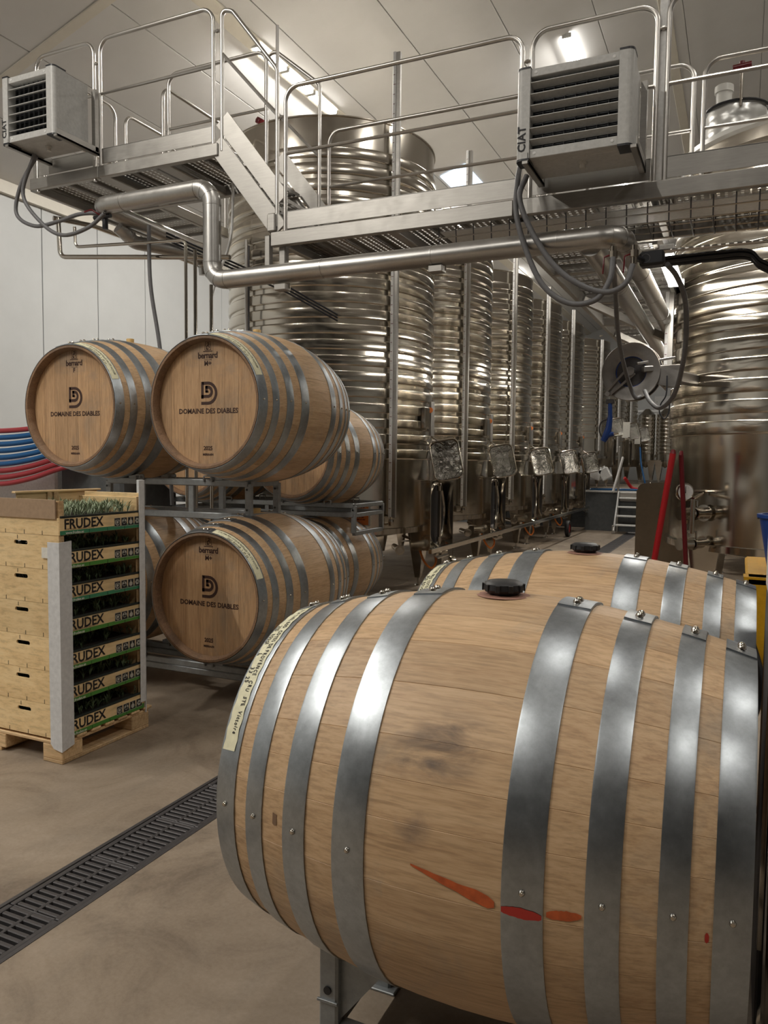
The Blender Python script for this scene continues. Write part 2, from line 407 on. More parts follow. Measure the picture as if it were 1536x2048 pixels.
# expansion joint in the floor
S('trim_5', MB().box(-10, -2.345, .885, .905, .0, .0015).box(-2.065, .6, .885, .905, 0, .0015), mat('joint_sealant', (.03, .025, .02), .9))
# raised far floor with its dark grey retaining wall
S('floor_raised', MB().box(-3.3, -.2, 18.9, 33, 0, .94).box(-10, -3.3, 19.62, 33, 0, .94), FLOOR)
S('wall_retaining', MB().box(-3.3, -.2, 18.86, 18.9, 0, .92).box(-3.34, -3.3, 18.86, 19.6, 0, .92).box(-10, -3.34, 19.58, 19.62, 0, .92), GREYW)
S('trim_6', MB().box(-3.34, -.2, 18.82, 18.92, .92, .96), WHITE)
# ---------------------------------------------------------------- floor drain
S('drain_channel', MB().box(-2.345, -2.065, .5, 18.8, -.3, -.09), PIT)
FRM = MB().box(-2.345, -2.328, .5, 18.8, -.09, .002).box(-2.082, -2.065, .5, 18.8, -.09, .002); S('drain_edge', FRM, IRON)
rib = MB().bbox(-.098, -.004, -.0085, .0085, -.022, 0, .003).mesh('grate_bar', IRON)
def grate(y0, n, label, sub=True):
    p = .0315; L = n * p
    t = thing('drain_grate', label, 'drain', (-2.205, y0, 0), 0, 'cast iron drain grates')
    q = MB(); q.bbox(-.12, -.1, 0, L - .004, -.025, .001, .003).bbox(.1, .12, 0, L - .004, -.025, .001, .003).bbox(-.006, .006, 0, L - .004, -.025, .001, .003)
    q.bbox(-.1, .1, -.002, .0045, -.025, -.001, .002).bbox(-.1, .1, L - .008, L - .003, -.025, -.001, .002)
    q.build('grate_frame', IRON, t, local=True)
    if sub:
        for i in range(n):
            for s_ in (0, 1): inst('grate_bar', rib, t, (.102 * s_, p * i + p / 2 + .004, -.001))
    else:
        q = MB()
        for i in range(n): q.box(-.1, .1, p * i + .006, p * i + .025, -.02, 0)
        q.build('grate_bar', IRON, t, local=True, kind='stuff')
    return t
places = ['at the lower left corner of the picture', 'second from the lower left corner', 'beside the lower left, third along the channel', 'fourth along the channel, in the open floor', 'fifth along the channel, left of the front barrel', 'nearest the head of the front barrel']
for i in range(6): grate(1.5 + i * .3787, 12, 'black slotted iron drain grate ' + places[i])
for i in range(37): grate(3.79 + i * .4, 12, 'black slotted iron drain grate running far down the aisle between the tanks', i < 0)
for i in range(2): grate(.66 + i * .42, 12, 'black slotted iron drain grate just in front of the view', False)
# ---------------------------------------------------------------- oak barrels
BL, BR, br = 1.174, .503, .410
def rad(s): return BR - (BR - br) * (2 * s / BL) ** 2
def bp(th, s, r): return (r * math.sin(th), s, BR + r * math.cos(th))
rs = random.Random(3); W = [rs.uniform(.75, 1.3) for _ in range(28)]; tot = sum(W); W = [x * 2 * pi / tot for x in W]
STAVES = []; a = -.08
for wd in W:
    q = MB(); ns = 14; cols = 4; inner = .05
    ths = [a, a + .0022, a + wd / 2, a + wd - .0022, a + wd]; dr = [-.001, 0, 0, 0, -.001]
    ss = [-BL / 2 + BL * i / ns for i in range(ns + 1)]
    vs = [bp(t, s_, rad(s_) + d) for s_ in ss for t, d in zip(ths, dr)]
    q.add(vs, [(i * 5 + j, i * 5 + j + 1, (i + 1) * 5 + j + 1, (i + 1) * 5 + j) for i in range(ns) for j in range(4)], True)
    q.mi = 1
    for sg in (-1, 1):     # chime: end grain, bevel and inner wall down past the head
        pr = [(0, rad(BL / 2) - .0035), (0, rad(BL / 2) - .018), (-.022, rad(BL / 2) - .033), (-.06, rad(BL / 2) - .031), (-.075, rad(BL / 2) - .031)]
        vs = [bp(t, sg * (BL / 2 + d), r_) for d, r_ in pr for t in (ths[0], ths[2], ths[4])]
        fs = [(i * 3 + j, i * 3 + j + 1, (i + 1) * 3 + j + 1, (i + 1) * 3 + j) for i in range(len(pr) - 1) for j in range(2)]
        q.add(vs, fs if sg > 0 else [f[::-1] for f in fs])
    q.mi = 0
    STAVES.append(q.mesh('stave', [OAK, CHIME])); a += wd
HOOPS = [(-.587, -.523), (-.482, -.43), (-.365, -.303), (-.228, -.148), (.148, .228), (.303, .365), (.43, .482), (.523, .587)]
def hoop_mesh(s0, s1):
    q = MB(); n = 72; t = .0028; prof = [(s0, 0), (s0, t), (s0 + .004, t + .0006), ((s0 + s1) / 2, t + .0002), (s1 - .004, t + .0006), (s1, t), (s1, 0)]
    vs = [bp(2 * pi * k_ / n, s_, rad(s_) + d) for s_, d in prof for k_ in range(n)]
    q.add(vs, [(i * n + k_, (i + 1) * n + k_, (i + 1) * n + (k_ + 1) % n, i * n + (k_ + 1) % n) for i in range(6) for k_ in range(n)], True)
    return q.mesh('hoop', GALV)
def lap_mesh(s0, s1, a0, a1):
    q = MB(); n = 8; t0, t1 = .003, .0062; prof = [(s0, t0), (s0 + .001, t1), (s1 - .001, t1), (s1, t0)]
    vs = [bp(a0 + (a1 - a0) * k_ / n, s_, rad(s_) + d) for s_, d in prof for k_ in range(n + 1)]; m_ = n + 1
    q.add(vs, [(i * m_ + k_, (i + 1) * m_ + k_, (i + 1) * m_ + k_ + 1, i * m_ + k_ + 1) for i in range(3) for k_ in range(n)], True)
    q.add([vs[i * m_] for i in range(4)], [(0, 1, 2, 3)]); q.add([vs[i * m_ + n] for i in range(4)], [(3, 2, 1, 0)])
    return q.mesh('hoop_lap', GALV)
HM = [hoop_mesh(*h) for h in HOOPS]; LM = [lap_mesh(*h, math.radians(-16), math.radians(5.5)) for h in HOOPS]
q = MB(); q.lathe([(0, .0075), (.004, .007), (.0065, .004), (.0075, 0)][::-1], 10); RIV = q.mesh('rivet', TANKP)
def head_boards(cover=True):
    out = []; hr = rad(BL / 2) - .031; xs = [-hr]; rr = random.Random(11)
    while xs[-1] < hr - .08: xs.append(xs[-1] + rr.uniform(.075, .12))
    xs[-1] = hr
    for x0, x1 in zip(xs, xs[1:]):
        q = MB(); g = .0003; n = 6; up = []
        for i in range(n + 1):
            x_ = x0 + g + (x1 - x0 - 2 * g) * i / n; up.append((x_, math.sqrt(max(0, hr * hr - x_ * x_))))
        poly = up + [(x_, -z_) for x_, z_ in up[::-1]]
        M = Matrix(((1, 0, 0, 0), (0, 0, -1, -BL / 2 + .052), (0, 1, 0, BR), (0, 0, 0, 1)))
        ins = [(p[0] * 1, p[1]) for p in poly]
        q.prism(poly, -.02, -.001, M)
        cx = (x0 + x1) / 2
        q.prism([(cx + (p[0] - cx) * .992, p[1] * .999) for p in poly], -.001, 0, M)
        out.append(q.mesh('head_board', OAKHEAD))
    return out
HB = head_boards()
def wrap_tape(q, s0, s1, th0, th1, off, n=40):
    vs = []
    for i in range(n + 1):
        th = th0 + (th1 - th0) * i / n
        for s_ in (s0, (s0 + s1) / 2, s1): vs.append(bp(th, s_ + (.0015 * math.sin(i * 1.7)), rad(s_) + off))
    q.add(vs, [(i * 3 + j, i * 3 + j + 1, i * 3 + j + 4, i * 3 + j + 3) for i in range(n) for j in range(2)], True)
def wrap_text(q, s, th0, th1, s_base, size, off=.0056, seed=1, bold=0):
    """handwriting on the hoop from angle th0 to th1: reads downwards, letter tops towards +axis"""
    rr = random.Random(seed); gl = []
    for ch in s:
        if ch == ' ': gl.append((None, size * .45)); continue
        vf = text2d(ch, size, 'LEFT', rr.uniform(-.1, .2), bold); wd = max(v_.x for v_ in vf[0]); gl.append((vf, wd + size * .16))
    k = (th1 - th0) * br / sum(g[1] for g in gl); th = th0
    for vf, adv in gl:
        if vf:
            dy = rr.uniform(-.08, .08) * size; rot = rr.uniform(-.1, .1); pts = []
            for v_ in vf[0]:
                x_ = (v_.x - v_.y * rot) * k; s_ = s_base + v_.y + v_.x * rot + dy; pts.append(bp(th + x_ / br, s_, rad(s_) + off))
            q.add(pts, vf[1])
        th += adv * k / br
def d_logo(q, M, H):
    w_ = .13 * H
    def arc(cx, cy, r_, n=14): return [(cx + r_ * math.cos(pi / 2 - pi * k_ / n), cy + r_ * math.sin(pi / 2 - pi * k_ / n)) for k_ in range(n + 1)]
    ro = .5 * H - w_ / 2; x0 = -.36 * H
    outer = [(x0, -.5 * H + w_ / 2)] + arc(0, 0, ro)[::-1] + [(x0 + w_ / 2, ro)]
    flat(q, stroke(outer, w_), M)
    flat(q, stroke([(x0 + w_ / 2, .5 * H), (x0 + w_ / 2, -.235 * H)], w_), M)
    ri = .245 * H; cy = .085 * H - .02 * H
    a1 = arc(0, cy - .005 * H, ri - w_ / 2 + .02 * H)
    flat(q, stroke([(x0, a1[-1][1])] + a1[::-1] + [(-.13 * H, a1[0][1])], w_), M)
    flat(q, stroke([(-.08 * H, a1[0][1] + w_ / 2), (-.08 * H, .03 * H)], w_), M)
    flat(q, stroke([(-.12 * H, .065 * H), (.03 * H, .065 * H)], w_ * .7), M)
def head_print(t, grade):
    y = -BL / 2 + .0515; z0 = BR; M = frame_front(0, y - .0006, z0)
    for nm, s_, size, zz, sp, bd in (('estate_name', 'DOMAINE DES DIABLES', .043, -.062, 1.0, .0012), ('vintage', '2025', .036, -.29, .95, .001), ('toast_mark', grade, .04, .232, 1, .0014), ('cooper_name', 'bernard', .052, .277, .9, .0014), ('small_print', 'MERRAIN', .018, -.323, 1.1, .001)):
        q = MB(); flat(q, text2d(s_, size, 'CENTER', 0, bd, sp), M, 0, zz)
        if nm == 'cooper_name': flat(q, text2d('TONNELLERIE', .009), M, 0, .264)
        q.build(nm, INK, t, local=True, label='burnt lettering ' + s_ + ' on the head')
    q = MB(); d_logo(q, frame_front(.0, y - .0006, z0 + .062), .142); q.build('emblem', INK, t, local=True, label='dark double D emblem')
    q = MB(); T = frame_front(0, y - .0006, z0 + .318)
    flat(q, stroke([(-.035, 0), (.035, 0)], .005), T)
    flat(q, stroke([(-.022, .008), (-.017, .06), (.017, .06), (.022, .008), (-.022, .008)], .0035), T)
    for a_ in ([(-.008, .05), (.008, .052), (.009, .04), (-.004, .04)], [(-.012, .03), (0, .034), (.01, .03), (.012, .018)], [(-.013, .022), (-.004, .012), (.004, .02)], [(-.006, .03), (-.008, .012)]):
        flat(q, stroke(a_, .005), T)
    q.build('cooper_mark', INK, t, local=True, label='small burnt line figure in a tapered frame')
def barrel(name_label, loc, rotz, group, print_=None, tape=None, laps=True, bung='plug', boards=True):
    t = thing('oak_barrel', name_label, 'barrel', loc, rotz, group)
    for me in STAVES: inst('stave', me, t)
    for i, me in enumerate(HM):
        h = inst('hoop', me, t); s_ = sum(HOOPS[i]) / 2; r_ = rad(s_)
        if laps: inst('hoop_lap', LM[i], h)
        for th, ds in (((-2.5, 0), (1.5, 0), (88, 0)) if laps else ((88, 0),)):
            th_ = math.radians(th); k_ = .006 if abs(th) < 30 else .003
            rv = inst('rivet', RIV, h, bp(th_, s_, r_ + k_), (0, th_, 0)); rv.scale = (1.35,) * 3 if th < 30 else (.9,) * 3
    if boards:
        for me in HB: inst('head_board', me, t)
        for me in HB:
            o_ = inst('head_board', me, t, (0, 0, 0), (0, 0, pi))
    if bung == 'black':
        q = MB(); q.lathe([(0, .034), (.04, .034), (.05, .028), (.052, .014), (.046, .008), (.036, .0), (.03, -.03)][::-1], 24, Matrix.Translation((0, 0, 2 * BR)))
        for k_ in range(10): q.bbox(.05, .0545, -.006, .006, .01, .028, .001, Matrix.Translation((0, 0, 2 * BR)) @ Matrix.Rotation(k_ * pi / 5, 4, 'Z'))
        q.build('bung', DARKRUB, t, local=True, label='black rubber bung')
        q = MB(); q.lathe([(.0, .0006), (.04, .0008), (.068, -.0022)][::-1], 20, Matrix.Translation((0, 0, 2 * BR)))
        q.build('wine_stain', WSTAIN, t, local=True, label='faint wine stain round the bung')
    elif bung == 'plug':
        MB().lathe([(0, .03), (.026, .03), (.028, .026), (.024, -.02)][::-1], 16, Matrix.Translation((0, 0, 2 * BR))).build('bung', BUNG, t, local=True, label='amber silicone bung')
    if print_: head_print(t, print_)
    if tape:
        q = MB(); wrap_tape(q, tape[0], tape[1], math.radians(tape[2]), math.radians(tape[3]), .0045)
        tp = q.build('tape', TAPE, t, local=True, label='cream masking tape with handwriting on the end hoop')
        q = MB()
        for s_, ta, tb, sb, size in tape[4]: wrap_text(q, s_, math.radians(ta), math.radians(tb), sb, size, seed=len(s_), bold=.0004)
        q.build('handwriting', BLK, tp, local=True)
    return t
BX, BY = -.536, 1.903
fb = barrel('nearest and largest oak barrel, orange crayon streaks on its flank, on a low galvanised rack', (BX, BY, .762 - BR), -pi / 2, 'oak barrels lying in the front racks', None,
       (-.580, -.538, 2, 71, [('Z 24 THEL BDD  COTES DE PROVENCE  CRU  STE  Victoire', 8, 66, -.5585, .0175), ('2025   ROUGE', 21, 32, -.577, .0175), ('L     33 25', 36, 48.5, -.577, .019)]), True, 'black')
# crayon marks and stamps on the flank
def patch(t, th0, th1, s0, s1, m, off=.0007, label=None, taper=0, name='crayon_mark', n=14):
    q = MB(); vs = []; rr = random.Random(int(s0 * 997))
    for i in range(n + 1):
        u = i / n; s_ = s0 + (s1 - s0) * u; half = .5 if name == 'stamp' else .5 * (math.sin(pi * min(1, max(.0, u * .94 + .04))) ** .35) * (1 if not taper else (.12 + .88 * u) / max(.3, math.sin(pi * (u * .94 + .04)) ** .35) * (1 if u < .9 else (1.02 - u) ** .5 * 2.9))
        c_ = th0[0] + (th0[1] - th0[0]) * u
        for k_ in (-1, 0, 1): vs.append(bp(math.radians(c_ + k_ * half * th1 * rr.uniform(.88, 1.1)), s_, rad(s_) + off))
    q.add(vs, [(i * 3 + j, i * 3 + j + 1, i * 3 + j + 4, i * 3 + j + 3) for i in range(n) for j in range(2)], True)
    return q.build(name, m, t, local=True, label=label)
patch(fb, (87.2, 92), 3.6, -.04, .135, PAINT, taper=.45, label='orange crayon streak')
patch(fb, (92, 91.2), 2.3, .234, .298, PAINT, label='short orange crayon streak')
patch(fb, (92.4, 92.8), 2.4, .149, .226, PAINTR, .0037, label='red crayon smear on the hoop')
patch(fb, (92.4, 92.4), 2.6, .510, .517, PAINTR, label='short red mark by the end hoop')
patch(fb, (86.5, 86.5), 3.2, -.396, -.384, mat('faded_stamp', (.2, .12, .07), .7), .0006, 'small dark stamped rectangle', name='stamp')
SMUD = mat('grey_smudge', (.2, .165, .15), .7)
_t = N(SMUD, 'ShaderNodeTexCoord'); _m = N(SMUD, 'ShaderNodeMapping'); _m.inputs['Location'].default_value = (-1, -1, -1); _m.inputs['Scale'].default_value = (2, 2, 2); Lk(SMUD, _t.outputs['Generated'], _m.inputs[0])
_g = N(SMUD, 'ShaderNodeTexGradient', gradient_type='SPHERICAL'); Lk(SMUD, _m.outputs[0], _g.inputs[0])
_r = ramp(SMUD, noise(SMUD, coords(SMUD, (9, 3, 9)), 2.4, 5, .65, .5), [(.4, (0, 0, 0)), (.7, (1, 1, 1))]); _x = N(SMUD, 'ShaderNodeMath', operation='MULTIPLY'); Lk(SMUD, _g.outputs[1], _x.inputs[0]); Lk(SMUD, _r, _x.inputs[1])
_y = N(SMUD, 'ShaderNodeMath', operation='MULTIPLY'); _y.inputs[1].default_value = .95; Lk(SMUD, _x.outputs[0], _y.inputs[0]); Lk(SMUD, _y.outputs[0], P(SMUD).inputs['Alpha'])
for th_, s_, dth, ds_ in ((58, .02, 13, .1), (80, -.04, 9, .05), (64, -.03, 10, .13)):
    q = MB(); vs = [bp(math.radians(th_ + dth * (i / 6 - 1)), s_ + ds_ * (j / 4 - 1), rad(s_ + ds_ * (j / 4 - 1)) + .0006 + th_ * 4e-6) for i in range(13) for j in range(9)]
    q.add(vs, [(i * 9 + j, i * 9 + j + 1, i * 9 + j + 10, i * 9 + j + 9) for i in range(12) for j in range(8)], True); q.build('smudge', SMUD, fb, local=True, label='soft grey smudge on the flank')
barrel('oak barrel lying right behind the nearest barrel, black bung and a wine stain on top', (-.52, 2.957, .762 - BR), -pi / 2, 'oak barrels lying in the front racks', None,
       (-.580, -.538, 0, 60, [('Z 43 THEL BDD COTES DE PROVENCE', 8, 52, -.5585, .0175), ('2025 ROUGE', 21, 36, -.577, .0175)]), True, 'black')
hw = [('Z 24 THEL BDD COTES DE PROVENCE CRU STE VICTOIRE', 12, 62, -.556, .0175), ('2025 ROUGE  L 33 25', 24, 50, -.577, .0175)]
SY = 4.46
barrel('upper oak barrel marked M+ on top of the steel rack, beside the F barrel', (-3.011, SY, 1.946 - BR), 0, 'oak barrels stacked in the left racks', 'M+', (-.580, -.532, 6, 68, hw))
barrel('upper left oak barrel marked F, above the crates of seedlings', (-4.125, SY, 1.946 - BR), 0, 'oak barrels stacked in the left racks', 'F', (-.580, -.532, 6, 66, hw))
barrel('lower oak barrel marked M+ on the bottom rack, right of the crates', (-3.011, SY, .735 - BR), 0, 'oak barrels stacked in the left racks', 'M+', (-.580, -.532, 8, 70, hw))
barrel('lower oak barrel mostly hidden behind the crates of seedlings', (-4.125, SY, .735 - BR), 0, 'oak barrels stacked in the left racks', 'M+', None)
Y2 = 6.63
barrel('upper barrel of the second stack, seen between the M+ barrel and the steel tank', (-3.73, Y2, 1.658 - BR), 0, 'oak barrels stacked in the second row', None, None)
barrel('lower barrel of the second stack, standing out behind the lower M+ barrel', (-3.73, Y2, .565 - BR), 0, 'oak barrels stacked in the second row', None, None)
barrel('oak barrel hidden behind the upper F barrel in the second row', (-4.86, Y2 - .05, 1.658 - BR), 0, 'oak barrels stacked in the second row', None, None, False)
barrel('oak barrel low in the second row behind the crates', (-4.86, Y2 - .05, .565 - BR), 0, 'oak barrels stacked in the second row', None, None, False)
# ---------------------------------------------------------------- barrel racks
def rack(loc, label, rotz, zt, zb, feet, width=1.12, pitch=1.114, dep=.56, n=2, cradle=.0):
    """galvanised rack: two end frames (top and bottom rails, posts), cross bars and cradle brackets; local origin at floor centre"""
    t = thing('barrel_rack', label, 'rack', loc, rotz, 'galvanised barrel racks')
    W_ = width
    for yy in (-dep / 2, dep / 2):
        q = MB(); q.bar((-W_, yy, zt), (W_, yy, zt), .045, .045); q.build('top_rail', RACK, t, local=True)
        q = MB(); q.bar((-W_, yy, zb), (W_, yy, zb), .045, .045); q.build('bottom_rail', RACK, t, local=True)
        for x_ in (-W_, .14, W_):
            q = MB(); q.bar((x_, yy, zb), (x_, yy, zt), .05 if abs(x_) == W_ else .045, .03); q.build('post', RACK, t, local=True)
            q = MB(); 
        for sx_ in (-1, 1):
            q = MB(); q.tube([(sx_ * W_, yy - .028, zt - .04), (sx_ * W_, yy - .0255, zt - .04)], .008, 8).tube([(sx_ * W_, yy - .028, zb + .05), (sx_ * W_, yy - .0255, zb + .05)], .008, 8); q.build('bolt_hole', DARKRUB, t, local=True)
            if feet: 
                q = MB(); q.bar((sx_ * W_, yy, 0.0), (sx_ * W_, yy, zb), .05, .04); q.bbox(sx_ * W_ - .035, sx_ * W_ + .035, yy - .03, yy + .03, 0, .008, .002); q.build('foot', RACK, t, local=True)
            # bracket dog-leg that carries the chime
            for c_ in range(n):
                cx = (c_ - (n - 1) / 2) * pitch
                if abs(cx + sx_ * .26) > W_: continue
                q = MB(); x_ = cx + sx_ * .26; q.tube(fillet([(x_ - .035, yy - .03, zt + .005), (x_ - .035, yy - .03, zt + .045), (x_ + .035, yy - .03, zt + .045), (x_ + .035, yy - .03, zt + .005)], .008, 2), .006, 6); q.build('lifting_loop', RACK, t, local=True)
                q = MB(); x_ = cx + sx_ * .2; q.prism([(x_ - .05, zt + .02), (x_ + .05, zt + .02), (x_ + sx_ * .05, zt + .02 + cradle), (x_ - sx_ * .05, zt + .02 + cradle * .5)] if sx_ > 0 else [(x_ + .05, zt + .02), (x_ - .05, zt + .02), (x_ - .05, zt + .02 + cradle), (x_ + .05, zt + .02 + cradle * .5)][::-1], -.02, .02, Matrix(((1, 0, 0, 0), (0, 0, -1, yy), (0, 1, 0, 0), (0, 0, 0, 1))))
                q.build('cradle_block', RACK, t, local=True)
    for x_ in (-W_, W_):
        for z_ in (zt, zb):
            q = MB(); q.bar((x_, -dep / 2, z_), (x_, dep / 2, z_), .04, .04); q.build('side_rail', RACK, t, local=True)
    return t
RX = -3.568
rack((RX, SY, 0), 'bottom galvanised barrel rack under the lower M+ barrel', 0, .17, .125, True, width=.61, dep=.34, cradle=.05)
rack((RX, SY, 0), 'upper galvanised barrel rack carrying the F and M+ barrels', 0, 1.44, 1.215, False, width=.61, dep=.34, cradle=.03)
rack((-4.29, Y2, 0), 'dark galvanised rack between the two barrels of the second stack', 0, 1.185, 1.10, False, width=1.08, dep=.6, cradle=.0)
rk = bpy.data.objects['barrel_rack.002']
for yy in (-.3, .3): MB().bar((1.08, yy, .93), (1.08, yy, 1.1), .045, .03).build('drop_post', RACK, rk, local=True)
MB().bar((1.08, -.3, .93), (1.08, .3, .93), .04, .04).build('side_rail', RACK, rk, local=True)
rack((-4.29, Y2, 0), 'bottom rack of the second stack behind the lower M+ barrel', 0, .085, .03, False, width=1.17, dep=.4, cradle=.03)
def front_rack(yc, label):
    t = thing('barrel_rack', label, 'rack', (-.53, yc, 0), 0, 'galvanised barrel racks')
    for sx_ in (-1, 1):
        x_ = sx_ * .4
        for yy in (-.17, .17):
            q = MB(); q.bar((x_, yy, 0), (x_, yy, .325), .055, .055); q.bbox(x_ - .05, x_ + .05, yy - .045, yy + .045, 0, .008, .002); q.build('post', RACK, t, local=True)
            q = MB(); q.tube([(x_, yy - .032, .215), (x_, yy - .027, .215)], .011, 12); q.build('bolt_hole', DARKRUB, t, local=True)
            q = MB(); q.bar((x_ - .03, yy - .03, .185), (x_ + .03, yy - .03, .185), .006, .008); q.build('weld_seam', RACK, t, local=True)
            gx = x_ - sx_ * .027
            q = MB(); g = [(gx, .32), (gx - sx_ * .11, .3), (gx - sx_ * .11, .27), (gx, .13)]
            q.prism(g if sx_ > 0 else g[::-1], -.005, .005, Matrix(((1, 0, 0, 0), (0, 0, -1, yy), (0, 1, 0, 0), (0, 0, 0, 1)))); q.build('gusset', RACK, t, local=True)
        q = MB(); q.bar((x_, -.17, .12), (x_, .17, .12), .045, .05); q.build('cross_rail', RACK, t, local=True)
    for yy in (-.17, .17):
        q = MB(); q.bar((-.4, yy, .1), (.4, yy, .1), .04, .045); q.build('long_rail', RACK, t, local=True)
front_rack(BY, 'low galvanised rack with punched posts under the nearest barrel')
front_rack(2.957, 'low galvanised rack hidden under the second of the front barrels')
# ---------------------------------------------------------------- pallet and crates of seedlings
CX0, CX1, CY0, CY1 = -3.745, -3.15, 2.88, 3.49
pl = thing('wooden_pallet', 'small wooden pallet under the stack of seedling crates', 'pallet', (CX0, CY0, 0))
for x_ in (CX1 - .0715,):
    for y_ in (CY0 + .07, (CY0 + CY1) / 2, CY1 - .03):
        if y_ == (CY0 + CY1) / 2: continue
        MB().bbox(x_ - .07, x_ + .07, y_ - .07, y_ + .07, .02, .098, .004).build('block', PINEL, pl)
MB().bbox(-3.71, -3.57, CY0, CY0 + .14, .02, .098, .004).build('block', PINEL, pl)
for x_ in (CX0 + .07, CX1 - .0715): MB().bbox(x_ - .07, x_ + .07, CY0, CY1 + .04, 0, .02, .003).build('bottom_board', PINEL, pl)
MB().bbox(CX0, CX1, CY0 + .0, CY0 + .09, .098, .115, .003).build('cross_board', PINEL, pl)
for x_ in (CX0 + .05, CX1 - .055): MB().bbox(x_ - .05, x_ + .05, CY0 + .09, CY1 + .04, .098, .113, .003).build('stringer_board', PINEL, pl)
for i in range(6):
    y_ = CY0 + .1 + i * .101
    MB().bbox(CX0, CX1 + .004, y_, y_ + .068, .113, .128, .004).build('deck_board', PINEL, pl)
# crates
def slotted_panel(q, x0, x1, z0, z1, sx_, sz_, w_, h_, y0, y1):
    """vertical panel with an obround hand hole: strips round the hole, rounded fillers in its corners"""
    a, b, c, d = sx_ - w_ / 2, sx_ + w_ / 2, sz_ - h_ / 2, sz_ + h_ / 2
    q.box(x0, x1, y0, y1, z0, c); q.box(x0, x1, y0, y1, d, z1); q.box(x0, a, y0, y1, c, d); q.box(b, x1, y0, y1, c, d)
    r_ = h_ / 2; M = Matrix(((1, 0, 0, 0), (0, 0, -1, 0), (0, 1, 0, 0), (0, 0, 0, 1)))
    for ex, sg in ((a, 1), (b, -1)):
        for ez, sz in ((c, 1), (d, -1)):
            poly = [(ex, ez)] + [(ex + sg * (r_ - r_ * math.cos(k_ * pi / 8)), ez + sz * (r_ - r_ * math.sin(k_ * pi / 8))) for k_ in range(5)]
            q.prism(poly if sg * sz < 0 else poly[::-1], -y1, -y0, M)
CH = .1785; TOPZ = .128
FRU = text2d('FRUDEX', .072, 'LEFT', 0, .0018, 1.0)
SUB = text2d('HORTALIZAS | VERDURAS | FRUTAS', .0125, 'LEFT'); WWW = text2d('www.frudex.es', .02, 'LEFT', 0, .0004)
def produce(q, M, kind, cx, cy):
    def disc(r_, ox=0, oy=0, sx=1, n=14): 
        q.add([M @ Vector((cx + ox + r_ * sx * math.cos(2 * pi * k_ / n), cy + oy + r_ * math.sin(2 * pi * k_ / n), 0)) for k_ in range(n)], [tuple(range(n))])
    def arc(r_, a0, a1, ox=0, oy=0): flat(q, stroke([(cx + ox + r_ * math.cos(a0 + (a1 - a0) * k_ / 10), cy + oy + r_ * math.sin(a0 + (a1 - a0) * k_ / 10)) for k_ in range(11)], .0026), M)
    if kind == 0: disc(.008); arc(.0135, .3, 5.2); arc(.018, 2.2, 7.2)
    elif kind == 1: disc(.006, -.008, .006); disc(.006, .008, .006); arc(.016, -.2, 3.4); arc(.011, 3.5, 6)
    elif kind == 2: disc(.0135, 0, -.004); disc(.006, 0, .013, .6)
    else:
        for k_ in range(6): disc(.0062, .0105 * math.cos(k_ * 1.047), .0105 * math.sin(k_ * 1.047))
def leaves(q, x0, x1, y0, y1, z, h, n, spread, rr):
    for _ in range(n):
        px, py = rr.uniform(x0, x1), rr.uniform(y0, y1); nl = rr.randint(5, 8); hh = h * rr.uniform(.55, 1.05)
        for k_ in range(nl):
            a_ = rr.uniform(0, 2 * pi); L = hh * rr.uniform(.5, 1); lean = rr.uniform(.15, 1.0) * spread; z0 = z + hh * rr.uniform(0, .45)
            d = Vector((math.cos(a_), math.sin(a_), 0)); sd = Vector((-d.y, d.x, 0)) * .0035 * rr.uniform(.7, 1.3)
            p0 = Vector((px, py, z0)); p1 = p0 + d * L * .4 * lean + Vector((0, 0, L * .5)); p2 = p1 + d * L * .45 * lean + Vector((0, 0, L * .33 * (1 - lean * .5))); 
            p2.x = max(x0 - .002, min(x1 + .022, p2.x)); 
            q.add([p0, p1 - sd, p1 + sd, p2], [(0, 1, 2), (1, 3, 2)])
        q.add([(px - .0015, py, z), (px + .0015, py, z), (px, py, z + hh * .8)], [(0, 1, 2)])
ordn = ['lowest, standing on the pallet', 'second from the pallet', 'third from the pallet', 'fourth, middle of the stack', 'third from the top', 'second from the top', 'topmost, leaves open to the light']
